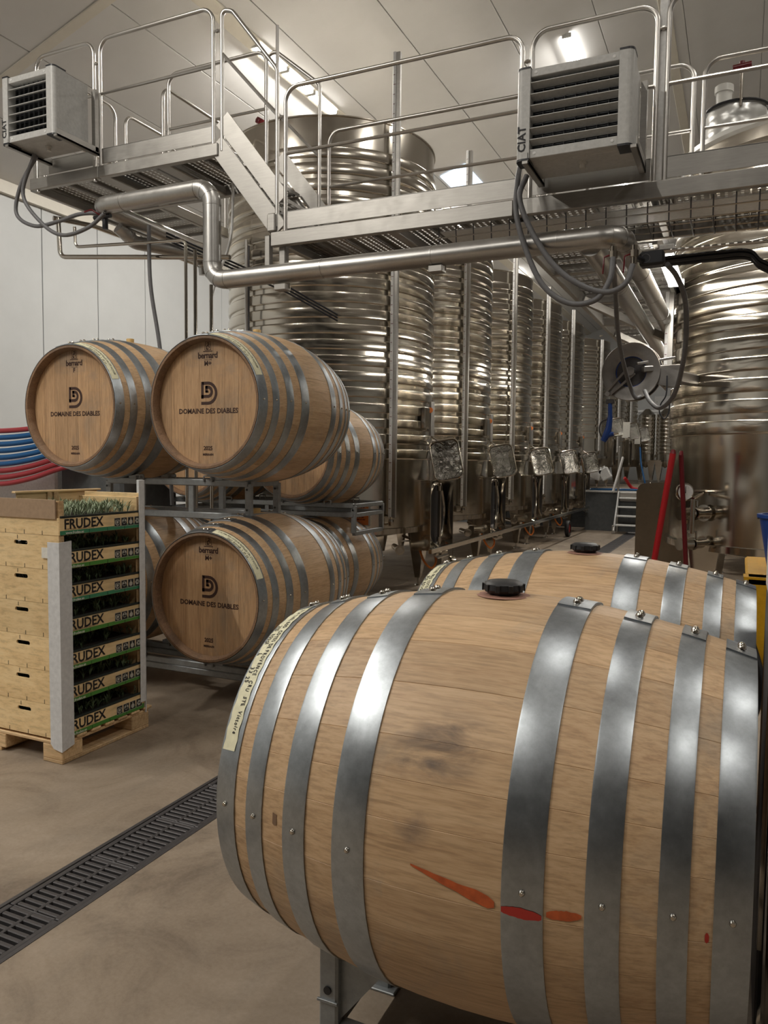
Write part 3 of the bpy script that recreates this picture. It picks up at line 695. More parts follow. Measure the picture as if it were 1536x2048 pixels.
for i in range(7):
    z0 = TOPZ + i * CH; top = i == 6; rr = random.Random(i); jx = rr.uniform(-.004, .004); jy = rr.uniform(-.004, .004)
    x0, x1, y0, y1 = CX0 + jx, CX1 + jx - .006, CY0 + .004, CY1 + jy
    cr = thing('seedling_crate', 'printed wooden crate of dark seedlings, ' + ordn[i], 'crate', (x0, y0, z0), 0, 'crates of seedlings on the pallet')
    eh = CH - .004 if not top else .09
    q = MB(); 
    if top: q.bbox(x0, x1, y0, y0 + .009, z0, z0 + eh, .001)
    else: slotted_panel(q, x0, x1, z0, z0 + eh + .0025, (x0 + x1) / 2 + .02, z0 + .132, .1, .022, y0, y0 + .009)
    q.build('end_panel', PLY, cr)
    MB().bbox(x0, x1, y1 - .009, y1, z0, z0 + CH - .004, .001).build('end_panel', PLY, cr)
    sp = MB().bbox(x1 - .004, x1 + .003, y0 + .002, y1 - .002, z0 + .002, z0 + .088, .001).build('printed_side', PLY, cr)
    MB().bbox(x0, x0 + .006, y0 + .01, y1 - .01, z0 + .002, z0 + (.165 if top else .088), .001).build('far_side', PLY, cr)
    gx = x1 + .0036
    q = MB(); q.add([(gx, y0 + .004, z0 + .003), (gx, y1 - .004, z0 + .003), (gx, y1 - .004, z0 + .031), (gx, y1 - .14, z0 + .031), (gx, y1 - .15, z0 + .024), (gx, y0 + .004, z0 + .024)], [(0, 1, 2, 3, 4, 5)])
    q.build('green_print', TEAL if i in (4, 6) else GREEN, sp)
    M = frame_right(gx + .0006, y0, z0); M2 = frame_right(gx + .0012, y0, z0)
    q = MB(); flat(q, FRU, M, .03, .0335); q.build('brand_name', BLK, sp)
    q = MB(); flat(q, SUB, M, .035, .0265); q.build('small_print', INK, sp)
    q = MB(); flat(q, WWW, M2, .04, .006); q.build('web_address', PAPER, sp)
    for k_ in range(4):
        a_ = .385 + k_ * .052; q = MB(); q.add([M @ Vector((a_ + u, v_, 0)) for u, v_ in ((0, .022), (.042, .022), (.042, .066), (0, .066))], [(0, 1, 2, 3)])
        q.mi = 1; produce(q, M2, k_, a_ + .021, .044); flat(q, stroke([(a_ - .0015, .0205), (a_ + .0435, .0205), (a_ + .0435, .0675), (a_ - .0015, .0675), (a_ - .0015, .0205)], .0018), M2)
        q.build('picture_square', [BLK, PAPER2], sp)
    for yy, sg in ((y0 + .009, 1), (y1 - .009, -1)):
        for xx in (x0 + .006, x1 - .006):
            s2 = 1 if xx < (x0 + x1) / 2 else -1
            MB().prism([(xx, yy), (xx + s2 * .03, yy), (xx, yy + sg * .03)][::(1 if sg * s2 > 0 else -1)], z0 + .003, z0 + CH - (.004 if not top else -.0)).build('corner_post', PINEL, cr)
    MB().bbox(x0 + .008, x1 - .008, y0 + .012, y1 - .012, z0 + .002, z0 + .01, .001).build('base_board', PLY, cr)
    q = MB(); q.bbox(x0 + .01, x1 - .006, y0 + .04, y1 - .04, z0 + .012, z0 + .078, .003)
    for a_, b_, c_, d_ in ((x1 - .014, x1 + .005, y0 + .012, y1 - .012), (x0 + .008, x0 + .02, y0 + .012, y1 - .012)): q.bbox(a_, b_, c_, d_, z0 + .09, z0 + .1, .002)
    tr = q.build('seed_tray', TRAY, cr)
    MB().box(x0 + .02, x1 - .012, y0 + .042, y1 - .042, z0 + .078, z0 + .088).build('potting_soil', SOIL, tr)
    q = MB(); rr = random.Random(50 + i)
    leaves(q, x0 + .04, x1 - .02, y0 + .03, y1 - .03, z0 + .088, .085 if top else .07, 330 if top else 200, 1.0, rr)
    q.build('seedlings', LEAF2 if top else LEAF, cr, kind='stuff')
    q = MB()
    for s_ in (.2, .34, .47):     # staples bridging the joints
        q.box(x0 + s_, x0 + s_ + .0025, y0 - .0012, y0, z0 - .0, z0 + .022)
    q.box(x0 + .29, x0 + .2925, y0 - .0012, y0, z0 + CH - .028, z0 + CH - .008)
    for s_ in (.06, .2, .33, .46): q.box(x1 + .003, x1 + .0042, y0 + s_, y0 + s_ + .0025, z0 + .0, z0 + .02)
    q.build('staples', BLK, cr, kind='stuff')
tz = TOPZ + 6 * CH
o = MB().bbox(CX0 - .05, CX1 - .02, CY0 - .004, CY0 + .004, tz + .085, tz + .185, .001).build('cardboard_liner', BCARD); tag(recentre(o), 'strip of brown cardboard standing on the left end of the topmost crate', 'cardboard')
wp = thing('wooden_crate_side', 'pale wooden crate frame standing behind the topmost seedlings', 'crate', (-3.62, CY0 + .3, tz))
WX = -3.62
MB().bbox(WX - .028, WX - .018, CY0 + .16, CY1 + .14, tz + .09, tz + .2, .002).build('side_board', PINE, wp)
MB().bbox(WX - .035, WX - .005, CY0 + .14, CY1 + .16, tz + .2, tz + .212, .002).build('top_rail', PINE, wp)
MB().bbox(WX - .018, WX - .004, CY0 + .36, CY0 + .39, tz + .02, tz + .2, .002).bbox(WX - .018, WX - .004, CY0 + .405, CY0 + .44, tz + .02, tz + .2, .002).build('upright', PINEL, wp)
MB().bbox(-3.6, CX1 - .03, CY1 + .0, CY1 + .01, tz + .1, tz + .2, .002).build('end_board', PLY, wp)
# corner boards
def corner(label, x, y, z0, z1, sy, taper):
    t_ = .004; w_ = .072; q = MB()
    q.add([(x + .006, y - .006, z0), (x + .006, y - .006, z1), (x - w_, y - .006, z1), (x - w_, y - .006, z0 + taper), (x - w_ * .7, y - .006, z0 + taper * .3),
           (x + .006, y - .006 - t_, z0), (x + .006, y - .006 - t_, z1), (x - w_, y - .006 - t_, z1), (x - w_, y - .006 - t_, z0 + taper), (x - w_ * .7, y - .006 - t_, z0 + taper * .3)],
          [(0, 1, 2, 3, 4), (9, 8, 7, 6, 5), (0, 5, 6, 1), (1, 6, 7, 2), (2, 7, 8, 3), (3, 8, 9, 4), (4, 9, 5, 0)])
    q.add([(x + .006, y - .01, z0), (x + .006 + t_, y - .01, z0), (x + .006 + t_, y + w_ * sy, z0 + .02), (x + .006, y + w_ * sy, z0 + .02), (x + .006, y - .01, z1), (x + .006 + t_, y - .01, z1), (x + .006 + t_, y + w_ * sy, z1 + .004), (x + .006, y + w_ * sy, z1 + .004)],
          [(3, 2, 1, 0), (4, 5, 6, 7), (0, 1, 5, 4), (1, 2, 6, 5), (2, 3, 7, 6), (3, 0, 4, 7)])
    o = q.build('corner_board', CARD); return tag(recentre(o), label, 'packing strip', 'white corner boards')
corner('white cardboard corner board strapped to the near corner of the crate stack', CX1, CY0, .07, 1.165, 1, .035)
q = MB(); q.bbox(CX1 + .004, CX1 + .008, CY1 - .035, CY1 + .012, .17, 1.475, .001).bbox(CX1 - .05, CX1 + .008, CY1 + .008, CY1 + .013, .1, 1.475, .001)
o = q.build('corner_board', CARD); tag(recentre(o), 'tall white corner board on the far corner of the crate stack', 'packing strip', 'white corner boards')
o = MB().box(CX1 - .12, CX1 - .074, CY0 - .0045, CY0 - .003, 1.08, 1.135).build('paper_label', PAPER); tag(recentre(o), 'small white paper label stuck beside the near corner board', 'label')
# ---------------------------------------------------------------- tanks
TXC = -4.58
def shell_prof(R_, zb, zr, cone=.22):
    return [(.02, zb - .22), (R_ * .5, zb - .12), (R_ - .03, zb - .01), (R_, zb + .02), (R_, zr - .012), (R_ + .012, zr - .006), (R_ + .012, zr + .006), (R_ - .02, zr + .01), (R_ * .25, zr + cone), (.0, zr + cone)]
JB = {}
def band(R_, h, n=72):
    if (R_, h) not in JB:
        q = MB(); q.lathe([(R_, 0), (R_ + .016, .001), (R_ + .0225, .008), (R_ + .0238, .016), (R_ + .0242, h * .5), (R_ + .0238, h - .016), (R_ + .0225, h - .008), (R_ + .016, h - .001), (R_, h)], n); JB[R_, h] = q.mesh('jacket_band', TANK)
    return JB[R_, h]
def tank(label, x, y, R_=1.215, zb=.8, zr=5.2, z_base=0, ribs=(1.62, 4.86, .166), side=1, group='ribbed steel wine tanks', detail=2, lid=True, bar_top=5.9, bar_bot=.98):
    t = thing('wine_tank', label, 'tank', (x, y, z_base), 0, group); zb -= 0
    MB().lathe(shell_prof(R_, zb, zr), 96 if detail > 1 else 48).build('shell', TANK, t, local=True)
    z = ribs[0]; hb = ribs[2] * .7
    while z < ribs[1]:
        inst('jacket_band', band(R_, round(hb, 4), 128 if detail > 1 else 40), t, (0, 0, z)); z += ribs[2]
    q = MB(); q.lathe([(R_, zb - .01), (R_ + .035, zb - .01), (R_ + .035, zb + .05), (R_, zb + .05)], 72 if detail > 1 else 40); q.build('base_ring', TANKP, t, local=True)
    for k_ in range(4):    # tapered legs
        a_ = math.radians(45 + 90 * k_); cx, cy = (R_ - .03) * math.cos(a_), (R_ - .03) * math.sin(a_)
        q = MB(); vs = []
        for z_, h_ in ((zb + .04, .13), (.1, .035)):
            for u, v_ in ((-h_, -h_), (h_, -h_), (h_, h_), (-h_, h_)): vs.append((cx + u, cy + v_, z_))
        q.add(vs, [(3, 2, 1, 0), (4, 5, 6, 7), (0, 1, 5, 4), (1, 2, 6, 5), (2, 3, 7, 6), (3, 0, 4, 7)][:]); lg = q.build('leg', TANKP, t, local=True)
        MB().tube([(cx, cy, .1), (cx, cy, .02)], .018, 8).lathe([(0, .02), (.045, .015), (.05, 0), (0, 0)][::-1], 12, Matrix.Translation((cx, cy, 0))).build('foot', TANKP, lg, local=True)
    # level gauge: a standing channel with a white scale
    a_ = math.radians(-30 if side > 0 else 196); gx, gy = (R_ + .08) * math.cos(a_), (R_ + .08) * math.sin(a_)
    if detail:
        q = MB(); q.bbox(gx - .008, gx + .04, gy - .02, gy + .02, bar_bot, bar_top, .003); g = q.build('level_gauge', STEEL, t, local=True)
        MB().bbox(gx - .036, gx - .004, gy - .035, gy - .018, bar_bot, bar_top, .003).build('gauge_scale', WHITE, g, local=True)
        q = MB()
        for k_ in range(int((bar_top - bar_bot - .1) / .1)): q.box(gx - .03, gx - (.012 if k_ % 5 else .004), gy - .0362, gy - .035, bar_bot + .1 + k_ * .1, bar_bot + .106 + k_ * .1)
        q.build('gauge_marks', DRED, g, local=True)
        q = MB()
        for z_ in (bar_bot + .02, max(2.8, bar_bot + .3), 3.9): q.tube([(gx * .93, gy * .93, z_), (gx, gy, z_)], .012, 6)
        q.tube(fillet([(gx, gy - .03, bar_bot + .01), (gx, gy - .03, bar_bot - .08), (gx * .92, gy * .92, bar_bot - .08)], .03, 4), .014, 8); q.lathe([(0, -.03), (.03, -.03), (.034, 0), (.03, .03), (0, .03)], 10, Matrix.Translation((gx, gy - .03, bar_bot - .05)))
        q.build('gauge_valve', TANKP, t, local=True)
    if lid:
        q = MB(); q.lathe([(.28, zr + .16), (.28, zr + .42), (.29, zr + .42), (.29, zr + .44), (.2, zr + .5), (0, zr + .52)], 32, Matrix.Translation((-.2 * side, .1, 0))); q.build('filling_neck', TANKP, t, local=True)
    return t
def hatch(t, R_=1.215, side=1, detail=2, note=False):
    """manway on the aisle side: apron cheeks, dark opening, strut with hand wheel, swung up door, chute, outlet"""
    X0 = (R_ - .12); X1 = R_ + .13; ya, yb = -.05, .72; s = side
    def bx(a, b, c, d, e, f, m_, name, par=t): 
        q = MB(); q.bbox(min(s * a, s * b), max(s * a, s * b), c, d, e, f, .004); return q.build(name, m_, par, local=True)
    bx(X0, X1, ya - .006, ya, .56, 1.37, TANKP, 'apron_cheek'); bx(X0 - .1, X1 + .0, yb, yb + .006, .56, 1.37, TANKP, 'apron_cheek')
    q = MB(); q.bbox(min(s * X0, s * X1), max(s * X0, s * X1), ya - .012, ya + .012, 1.36, 1.385, .004); q.build('weld_bead', TANKP, t, local=True)
    # dark manway opening with a rim
    Mx = Matrix(((0, 0, s, s * (R_ + .005)), (1, 0, 0, .36), (0, 1, 0, .96), (0, 0, 0, 1)))
    el = [(.27 * math.cos(2 * pi * k_ / 32), .36 * math.sin(2 * pi * k_ / 32)) for k_ in range(32)]
    q = MB(); q.prism(el if s > 0 else el[::-1], .0, .03, Mx); q.build('manway_opening', BLACK, t, local=True)
    q = MB(); q.tube([Mx @ Vector((x_ * 1.04, y_ * 1.04, .03)) for x_, y_ in el], .018, 8, closed=True); q.build('manway_rim', TANKP, t, local=True)
    q = MB(); q.bar((s * (R_ + .08), .36, .6), (s * (R_ + .08), .36, 1.34), .035); q.build('locking_bar', TANKP, t, local=True)
    q = MB(); q.lathe([(0, -.03), (.035, -.03), (.035, .03), (0, .03)], 12, Matrix.Translation((s * (R_ + .08), .36, 1.28))).lathe([(0, -.03), (.03, -.03), (.03, .03), (0, .03)], 12, Matrix.Translation((s * (R_ + .08), .36, .66))); q.build('clamp', TANKP, t, local=True)
    # door swung up, a dished rounded rectangle hinged above the opening
    rr_ = [(.17 * (1 if a_ else 1), 0) for a_ in (0,)]
    def rrect(w_, h_, r_, n=5): return [(sx_ * (w_ - r_) + r_ * math.cos(th), sy_ * (h_ - r_) + r_ * math.sin(th)) for sx_, sy_, t0 in ((1, 1, 0), (-1, 1, pi / 2), (-1, -1, pi), (1, -1, 1.5 * pi)) for th in [t0 + pi / 2 * k_ / n for k_ in range(n + 1)]]
    D = Matrix.Translation((s * (R_ + .22), .2, 1.62)) @ Matrix.Rotation(s * .3, 4, 'Z') @ Matrix.Rotation(-.28, 4, 'X') @ Matrix.Rotation(pi / 2, 4, 'X') @ Matrix.Rotation(s * .2, 4, 'Z')
    A = rrect(.17, .245, .08); B = rrect(.155, .23, .07); Cc = rrect(.07, .1, .03)
    q = MB(); n = len(A); vs = [D @ Vector((x_, y_, 0)) for x_, y_ in A] + [D @ Vector((x_, y_, .02)) for x_, y_ in A] + [D @ Vector((x_, y_, .008)) for x_, y_ in B] + [D @ Vector((x_, y_ - .02, -.02)) for x_, y_ in Cc] + [D @ Vector((x_, y_, -.012)) for x_, y_ in A]
    q.add(vs, [(i, (i + 1) % n, n + (i + 1) % n, n + i) for i in range(n)] + [(n + i, n + (i + 1) % n, 2 * n + (i + 1) % n, 2 * n + i) for i in range(n)] + [(2 * n + i, 2 * n + (i + 1) % n, 3 * n + (i + 1) % n, 3 * n + i) for i in range(n)] + [tuple(range(3 * n, 4 * n))] + [tuple(range(4 * n, 5 * n))[::-1]] + [(4 * n + i, 4 * n + (i + 1) % n, (i + 1) % n, i) for i in range(n)])
    dr = q.build('manway_door', DOORM, t, local=True)
    MB().tube([D @ Vector((x_, y_, .022)) for x_, y_ in A], .009, 6, closed=True).build('door_rim', TANKP, dr, local=True)
    MB().tube([(s * (R_ + .02), .2, 1.9), D @ Vector((0, .2, -.01))], .014, 6).tube([(s * (R_ + .02), .28, 1.36), D @ Vector((0, -.2, -.01))], .014, 6).build('hinge_arm', TANKP, dr, local=True)
    if detail:
        q = MB(); q.add([(s * (R_ + .02), ya + .01, .62), (s * (R_ + .02), yb - .01, .62), (s * (X1 + .02), yb - .2, .46), (s * (X1 + .02), ya + .2, .46)], [(0, 1, 2, 3)] if s < 0 else [(3, 2, 1, 0)]); q.v += [(a, b, c - .012) for a, b, c in q.v[:4]]
        q.f += [(4, 5, 6, 7), (0, 4, 5, 1), (1, 5, 6, 2), (2, 6, 7, 3), (3, 7, 4, 0)]; q.m += [0] * 5; q.build('chute', TANKP, t, local=True)
        q = MB()
        for y_ in (.1, .3): q.tube([(s * (R_ - .02), y_, .66), (s * (R_ + .12), y_ + .08, .52), (s * (R_ + .16), y_ + .13, .52)], .012, 6)
        q.build('chute_stay', TANKP, t, local=True)
        # control box and round badge on the lower ribs
        bx(R_ + .02, R_ + .07, -.12, .02, 1.98, 2.22, TANKP, 'thermostat_box'); bx(R_ + .03, R_ + .06, .1, .2, 1.9, 2.3, STEEL, 'badge_plate')
        q = MB(); q.lathe([(0, .004), (.032, .004), (.034, 0), (0, 0)][::-1], 16, Matrix.Translation((s * (R_ + .045), .098, 2.2)) @ Matrix.Rotation(pi / 2, 4, 'X')); q.build('badge', ORNG, t, local=True)
        # outlet valve pointing at the viewer
        q = MB(); ox, oy, oz = s * (R_ - .1), -.42, .6
        q.tube([(ox - s * .2, oy + .3, oz), (ox, oy, oz)], .035, 12).tube([(ox, oy, oz), (ox + s * .02, oy - .04, oz)], .055, 16).tube([(ox + s * .02, oy - .04, oz), (ox + s * .025, oy - .055, oz)], .035, 16)
        q.tube([(ox, oy + .04, oz + .04), (ox + s * .02, oy + .02, oz + .1), (ox + s * .14, oy - .02, oz + .11)], .009, 6); q.build('outlet_valve', TANKP, t, local=True)
names = ['big ribbed steel tank nearest on the left, behind the stairs', 'second ribbed steel tank in the left row', 'third ribbed steel tank in the left row', 'fourth ribbed steel tank in the left row', 'fifth ribbed steel tank in the left row, last before the grey wall']
CYS = (8.4, 10.87, 13.32, 15.77, 18.22)
for i, y in enumerate(CYS):
    t = tank(names[i], TXC, y, R_=1.215 if i == 0 else 1.19, zr=5.2 if i == 0 else 4.75, ribs=(1.62, 4.9 if i == 0 else 4.6, .166), bar_top=5.92 if i == 0 else (5.8 if i == 1 else 5.0), lid=i == 0)
    hatch(t, R_=1.215 if i == 0 else 1.19)
    if i == 0:
        q = MB(); q.lathe([(.0, -.035), (.05, -.035), (.06, 0), (.05, .035), (0, .035)], 12, Matrix.Translation((-.98, -.1, 5.78)) @ Matrix.Rotation(.5, 4, 'Y')); q.tube([(-.94, -.1, 5.35), (-.98, -.1, 5.76)], .012, 8); q.build('vent_knob', DRED, t, local=True, label='dark red knob above the rim')
t1 = None
# long collecting gutter along the aisle side of the left tanks
g = thing('gutter_rail', 'long steel gutter rail running along the feet of the left tanks', 'rail', (-3.24, 8.37, .5))
MB().bar((-3.22, 8.3, .56), (-3.22, 18.6, .56), .05, .06).build('rail', TANKP, g)
q = MB()
for y in CYS: q.bar((-3.22, y + .2, .55), (-3.7, y + .2, .7), .03)
q.build('bracket', TANKP, g)
# floating caps on chains, orange sampling hoses
for i, y in enumerate(CYS[:4]):
    o = MB().tube(spline([(-3.5, y + .25, .56), (-3.42, y + .22, .4), (-3.36, y + .32, .31), (-3.34, y + .42, .4), (-3.42, y + .46, .58)]), .014, 8).build('sampling_hose', ORANGEH)
    tag(recentre(o), ('short orange hose loop under the chute of the big first tank', 'orange hose loop under the second tank', 'orange hose loop under the third tank', 'orange hose loop under the fourth tank')[i], 'hose', 'orange hose loops')
for i, (x, y, z) in enumerate(((-3.72, 7.55, .3), (-3.55, 10.0, .25))):
    c = thing('hanging_disc', ('polished steel cap hanging on a chain below the nearest tank', 'polished steel cap hanging on a chain below the second tank')[i], 'disc', (x, y, z), 0, 'hanging discs')
    MB().lathe([(0, .0), (.05, .005), (.06, .02), (.02, .035), (0, .04)], 16, Matrix.Translation((x, y, z)) @ Matrix.Rotation(1.1, 4, 'X')).build('cap', TANKP, c)
    MB().tube([(x, y, z + .02), (x, y + .02, z + .3)], .003, 5).build('chain', TANKP, c)
# right tank
rt = tank('large ribbed steel tank at the right edge, with a plastic-wrapped neck on top', .56, 8.35, R_=1.2, zb=.84, zr=4.42, ribs=(1.86, 4.3, .178), side=-1, group='ribbed steel wine tanks', lid=False, bar_top=3.25, bar_bot=2.45)
q = MB(); q.lathe([(1.2, 4.4), (1.235, 4.42), (1.235, 4.46), (1.15, 4.5), (.9, 4.58)], 72); q.build('rim_collar', PALE, rt, local=True, label='translucent whitish rim collar')
q = MB(); NM = Matrix.Translation((-.72, .1, 0))
prof = [(.27, 4.55)] + [(.275 + .01 * math.sin(k_ * 2.1), 4.6 + k_ * .05) for k_ in range(9)] + [(.27, 5.03), (.1, 5.07), (0, 5.08)]
q.lathe(prof, 28, NM); q.v = [(a + .006 * math.sin(c * 40 + b * 33), b + .006 * math.sin(c * 31 + a * 25), c) for a, b, c in q.v]; nk = q.build('wrapped_neck', FILM, rt, local=True, label='filling neck wrapped in crinkled clear film')
MB().tube([NM @ Vector((.285 * math.cos(k_ * pi / 16), .285 * math.sin(k_ * pi / 16), 5.02)) for k_ in range(32)], .012, 6, closed=True).build('neck_rim', BLACK, nk, local=True)
q = MB(); q.lathe([(.07, 5.03), (.07, 5.13), (.085, 5.13), (.085, 5.19), (.07, 5.2), (0, 5.2)], 16, Matrix.Translation((-.83, -.1, 0))); q.build('screw_cap', PALE, nk, local=True)
q = MB(); q.tube([(-.68, -.2, 4.95), (-.68, -.2, 5.28)], .014, 8); q.build('clamp_rod', TANKP, nk, local=True)
q = MB(); q.tube([(-.76, -.2, 5.3), (-.6, -.2, 5.31)], .03, 10).tube([(-.68, -.2, 5.26), (-.68, -.2, 5.35)], .025, 10); q.build('knob', DRED, nk, local=True, label='dark red hand knob')
for i, (z, r_) in enumerate(((1.17, .052), (.9, .045))):      # butterfly valves on the right tank
    q = MB(); x0, y0 = .62 - 1.2 * .72, 8.35 - 1.2 * .72
    x0, y0 = -.30, 7.42
    q.tube([(x0 + .1, y0 + .12, z), (x0 - .05, y0 - .1, z)], r_, 18); q.tube([(x0 + .03, y0 + .02, z), (x0 + .02, y0 + .005, z)], r_ * 1.45, 18); q.tube([(x0 - .05, y0 - .1, z), (x0 - .06, y0 - .115, z)], r_ * 1.25, 18).tube([(x0 - .06, y0 - .115, z), (x0 - .15, y0 - .19, z)], r_ * .95, 18).tube([(x0 - .15, y0 - .19, z), (x0 - .16, y0 - .2, z)], r_ * 1.2, 18)
    q.tube([(x0 - .03, y0 - .07, z + r_), (x0 - .03, y0 - .07, z + r_ + .06), (x0 - .13, y0 - .11, z + r_ + .065)], .01, 8)
    q.tube([(x0 - .1, y0 - .15, z - r_), (x0 - .1, y0 - .15, z - r_ - .04)], .012, 8)
    v = thing('butterfly_valve', ('upper polished valve on the right tank, beside the red pole', 'lower polished valve near the foot of the red pole')[i], 'valve', (x0, y0, z), 0, 'valves of the right tank'); q.build('valve_body', TANKP, v)
q = MB(); M = Matrix.Translation((-.44, 7.22, 1.36)) @ Matrix.Rotation(pi / 2, 4, 'X') @ Matrix.Rotation(.5, 4, 'Y'); q.lathe([(0, 0), (.075, 0), (.08, .01), (.08, .035), (.07, .04), (0, .035)], 24, M)
tm = thing('dial_thermometer', 'round dial thermometer on the right tank behind the red pole', 'thermometer', (-.44, 7.22, 1.3)); q.build('case', TANKP, tm); MB().lathe([(0, .041), (.066, .041)], 24, M).build('dial', WHITE, tm)
MB().add([M @ Vector(v_) for v_ in ((-.004, -.01, .0425), (.004, -.01, .0425), (.002, .05, .0425), (-.002, .05, .0425))], [(0, 1, 2, 3)]).build('needle', BLK, tm)
MB().tube([(-.4, 7.26, 1.36), (-.28, 7.5, 1.36)], .014, 8).build('stem', TANKP, tm)
o = MB().tube([(-.36, 7.2, 1.0), (-.36, 7.2, 1.3)], .022, 10).tube([(-.36, 7.2, 1.3), (-.3, 7.45, 1.34)], .018, 8).build('sample_pipe', TANKP); tag(recentre(o), 'short vertical steel pipe above the upper valve of the right tank', 'pipe')
# red poles leaning by the right tank
for i, (p, q_, r_) in enumerate((((-.52, 6.98, 1.69), (-.74, 7.0, .02), .026), ((-.46, 7.06, 1.68), (-.36, 7.12, .3), .02))):
    t = thing('red_pole', ('red enamelled pole leaning against the right tank, lit side', 'dark red pole just behind the first, against the tank')[i], 'pole', q_, 0, 'red poles'); MB().tube([q_, p], r_, 12).build('shaft', RED if i == 0 else DRED, t)
    MB().tube([p, Vector(p) + Vector((.004, 0, .035))], [r_, r_ * .6], 12).build('end_cap', DRED, t)
t = thing('splash_guard', 'brownish steel sheet with a rounded corner standing left of the right tank', 'panel', (-.85, 9.3, .3))
pts = [(-1.07, .28), (-.5, .28), (-.5, 1.42), (-.98, 1.38)] + [(-.98 - .08 * math.sin(k_ * pi / 8), 1.3 + .08 * math.cos(k_ * pi / 8)) for k_ in range(5)] + [(-1.07, 1.3)]
MB().prism(pts, -.01, .01, Matrix(((1, 0, 0, 0), (0, 0, -1, 9.3), (0, 1, 0, 0), (0, 0, 0, 1)))).build('sheet', BROWNM, t); MB().bar((-.6, 9.33, 0), (-.6, 9.33, .9), .05).bar((-1.0, 9.33, 0), (-1.0, 9.33, .9), .05).build('leg', TANKP, t)
for i, y in enumerate((10.85, 13.3, 15.75)):
    tank('ribbed steel tank of the right row hidden behind the first one', .62, y, R_=1.2, zb=.84, zr=4.42, ribs=(1.86, 4.3, .178), side=-1, group='tanks of the right row', lid=False, detail=0)
# tanks beyond, on the raised floor
far = [('tall ribbed tank on the raised floor behind the fifth tank', -4.4, 21.0, 1.2, 3.8), ('tall ribbed tank on the raised floor right of the hose reel', -4.3, 23.6, 1.2, 3.6), ('far ribbed tank behind the blue spray gun', -4.3, 26.3, 1.2, 3.4)]
for i, (lb, x, y, R_, zr) in enumerate(far):
    t = tank(lb, x, y, R_=R_, zb=.8, zr=zr, z_base=.94, ribs=(1.3, zr - .2, .17), group='tanks on the raised floor', lid=False, bar_top=zr); hatch(t, R_=R_, detail=0)
    if i == 0: r_ = None
for i, (x, y, lb) in enumerate(((-3.0, 28.5, 'left one of the three slim tanks at the far end of the aisle'), (-2.35, 28.3, 'middle one of the three slim tanks at the far end'), (-1.7, 28.1, 'right one of the three slim tanks at the far end'))):
    tank(lb, x, y, R_=.3, zb=.75, zr=2.35, z_base=.94, ribs=(1.0, 2.2, .13), group='slim far tanks', lid=False, bar_top=2.4, detail=1)
for i, (x, y, z) in enumerate(((-2.62, 19.6, 2.25), (-2.95, 21.9, 2.3), (-2.93, 24.5, 2.2))):
    o = MB().box(x, x + .16, y, y + .004, z, z + .36).build('paper_tag', PAPER); tag(recentre(o), ('white paper tag beside the spray gun hose', 'white paper tag on the second raised tank', 'yellowish paper tag on the farthest raised tank')[i], 'tag', 'paper tags')
# ---------------------------------------------------------------- walkways, stairs, guard rails
RT = .0165
def guard(t, path, mids=(), r=RT, fil=.11, name='guard_rail'):
    q = MB(); q.tube(fillet(path, fil, 7), r, 10); q.build(name, TUBE, t)
    for a, b in mids: MB().tube([a, b], r * .8, 8).build('mid_rail', TUBE, t)
def gpanel(t, x0, x1, y, z0, zt, zm):
    guard(t, [(x0, y, z0), (x0, y, zt), (x1, y, zt), (x1, y, z0)], [((x0, y, z), (x1, y, z)) for z in zm])
def gpanel_y(t, y0, y1, x, z0, zt, zm):
    guard(t, [(x, y0, z0), (x, y0, zt), (x, y1, zt), (x, y1, z0)], [((x, y0, z), (x, y1, z)) for z in zm])
def link(t, a, b): MB().tube([a, b], .009, 6).tube([Vector(a) * .62 + Vector(b) * .38, Vector(a) * .38 + Vector(b) * .62], .014, 8).build('rail_link', TUBE, t)
PLANK = MB()
for k_ in range(5): PLANK.box(-.113 + k_ * .048, -.113 + k_ * .048 + .03, 0, 1, -.004, 0)
for sx_ in (-.115, .112): PLANK.box(sx_ - .002, sx_ + .003, 0, 1, -.03, -.003)
for k_ in range(18): PLANK.box(-.113, .112, .02 + k_ * .055, .038 + k_ * .055, -.0045, -.0005)
PLANK = PLANK.mesh('deck_plank', STEEL)
def deck(t, x0, x1, y0, y1, z, along='y', w_=.24):
    l = LOC[t.name]
    if along == 'y':
        n = int(round((x1 - x0) / w_)); 
        for i in range(n):
            o = inst('deck_plank', PLANK, t, (x0 + (i + .5) * (x1 - x0) / n - l[0], y0 - l[1], z - l[2])); o.scale = ((x1 - x0) / n / .24, y1 - y0, 1)
    else:
        n = int(round((y1 - y0) / w_))
        for i in range(n):
            o = inst('deck_plank', PLANK, t, (x1 - l[0], y0 + (i + .5) * (y1 - y0) / n - l[1], z - l[2]), (0, 0, pi / 2)); o.scale = ((y1 - y0) / n / .24, x1 - x0, 1)
def beam(t, p, q_, w_, h, name='edge_beam'): MB().bar(p, q_, w_, h).build(name, STEEL, t)
YN, YF = 5.2, 6.12
lw = thing('steel_walkway', 'lower stainless walkway with guard rails crossing above the aisle', 'walkway', (-1, 5.6, 3.2))
beam(lw, (-3.37, YN, 3.305), (-1.45, YN, 3.305), .05, .11); beam(lw, (-1.446, YN, 3.305), (3.6, YN, 3.305), .05, .11)
beam(lw, (-3.37, YF, 3.305), (3.6, YF, 3.305), .05, .11)
for x in (-3.3, -2.35, -1.44, -.55, .35, 1.3, 2.3): beam(lw, (x, YN + .03, 3.29), (x, YF - .03, 3.29), .12 if x == -1.44 else .05, .07, 'cross_beam')
deck(lw, -3.36, 3.6, YN + .03, YF - .03, 3.36)
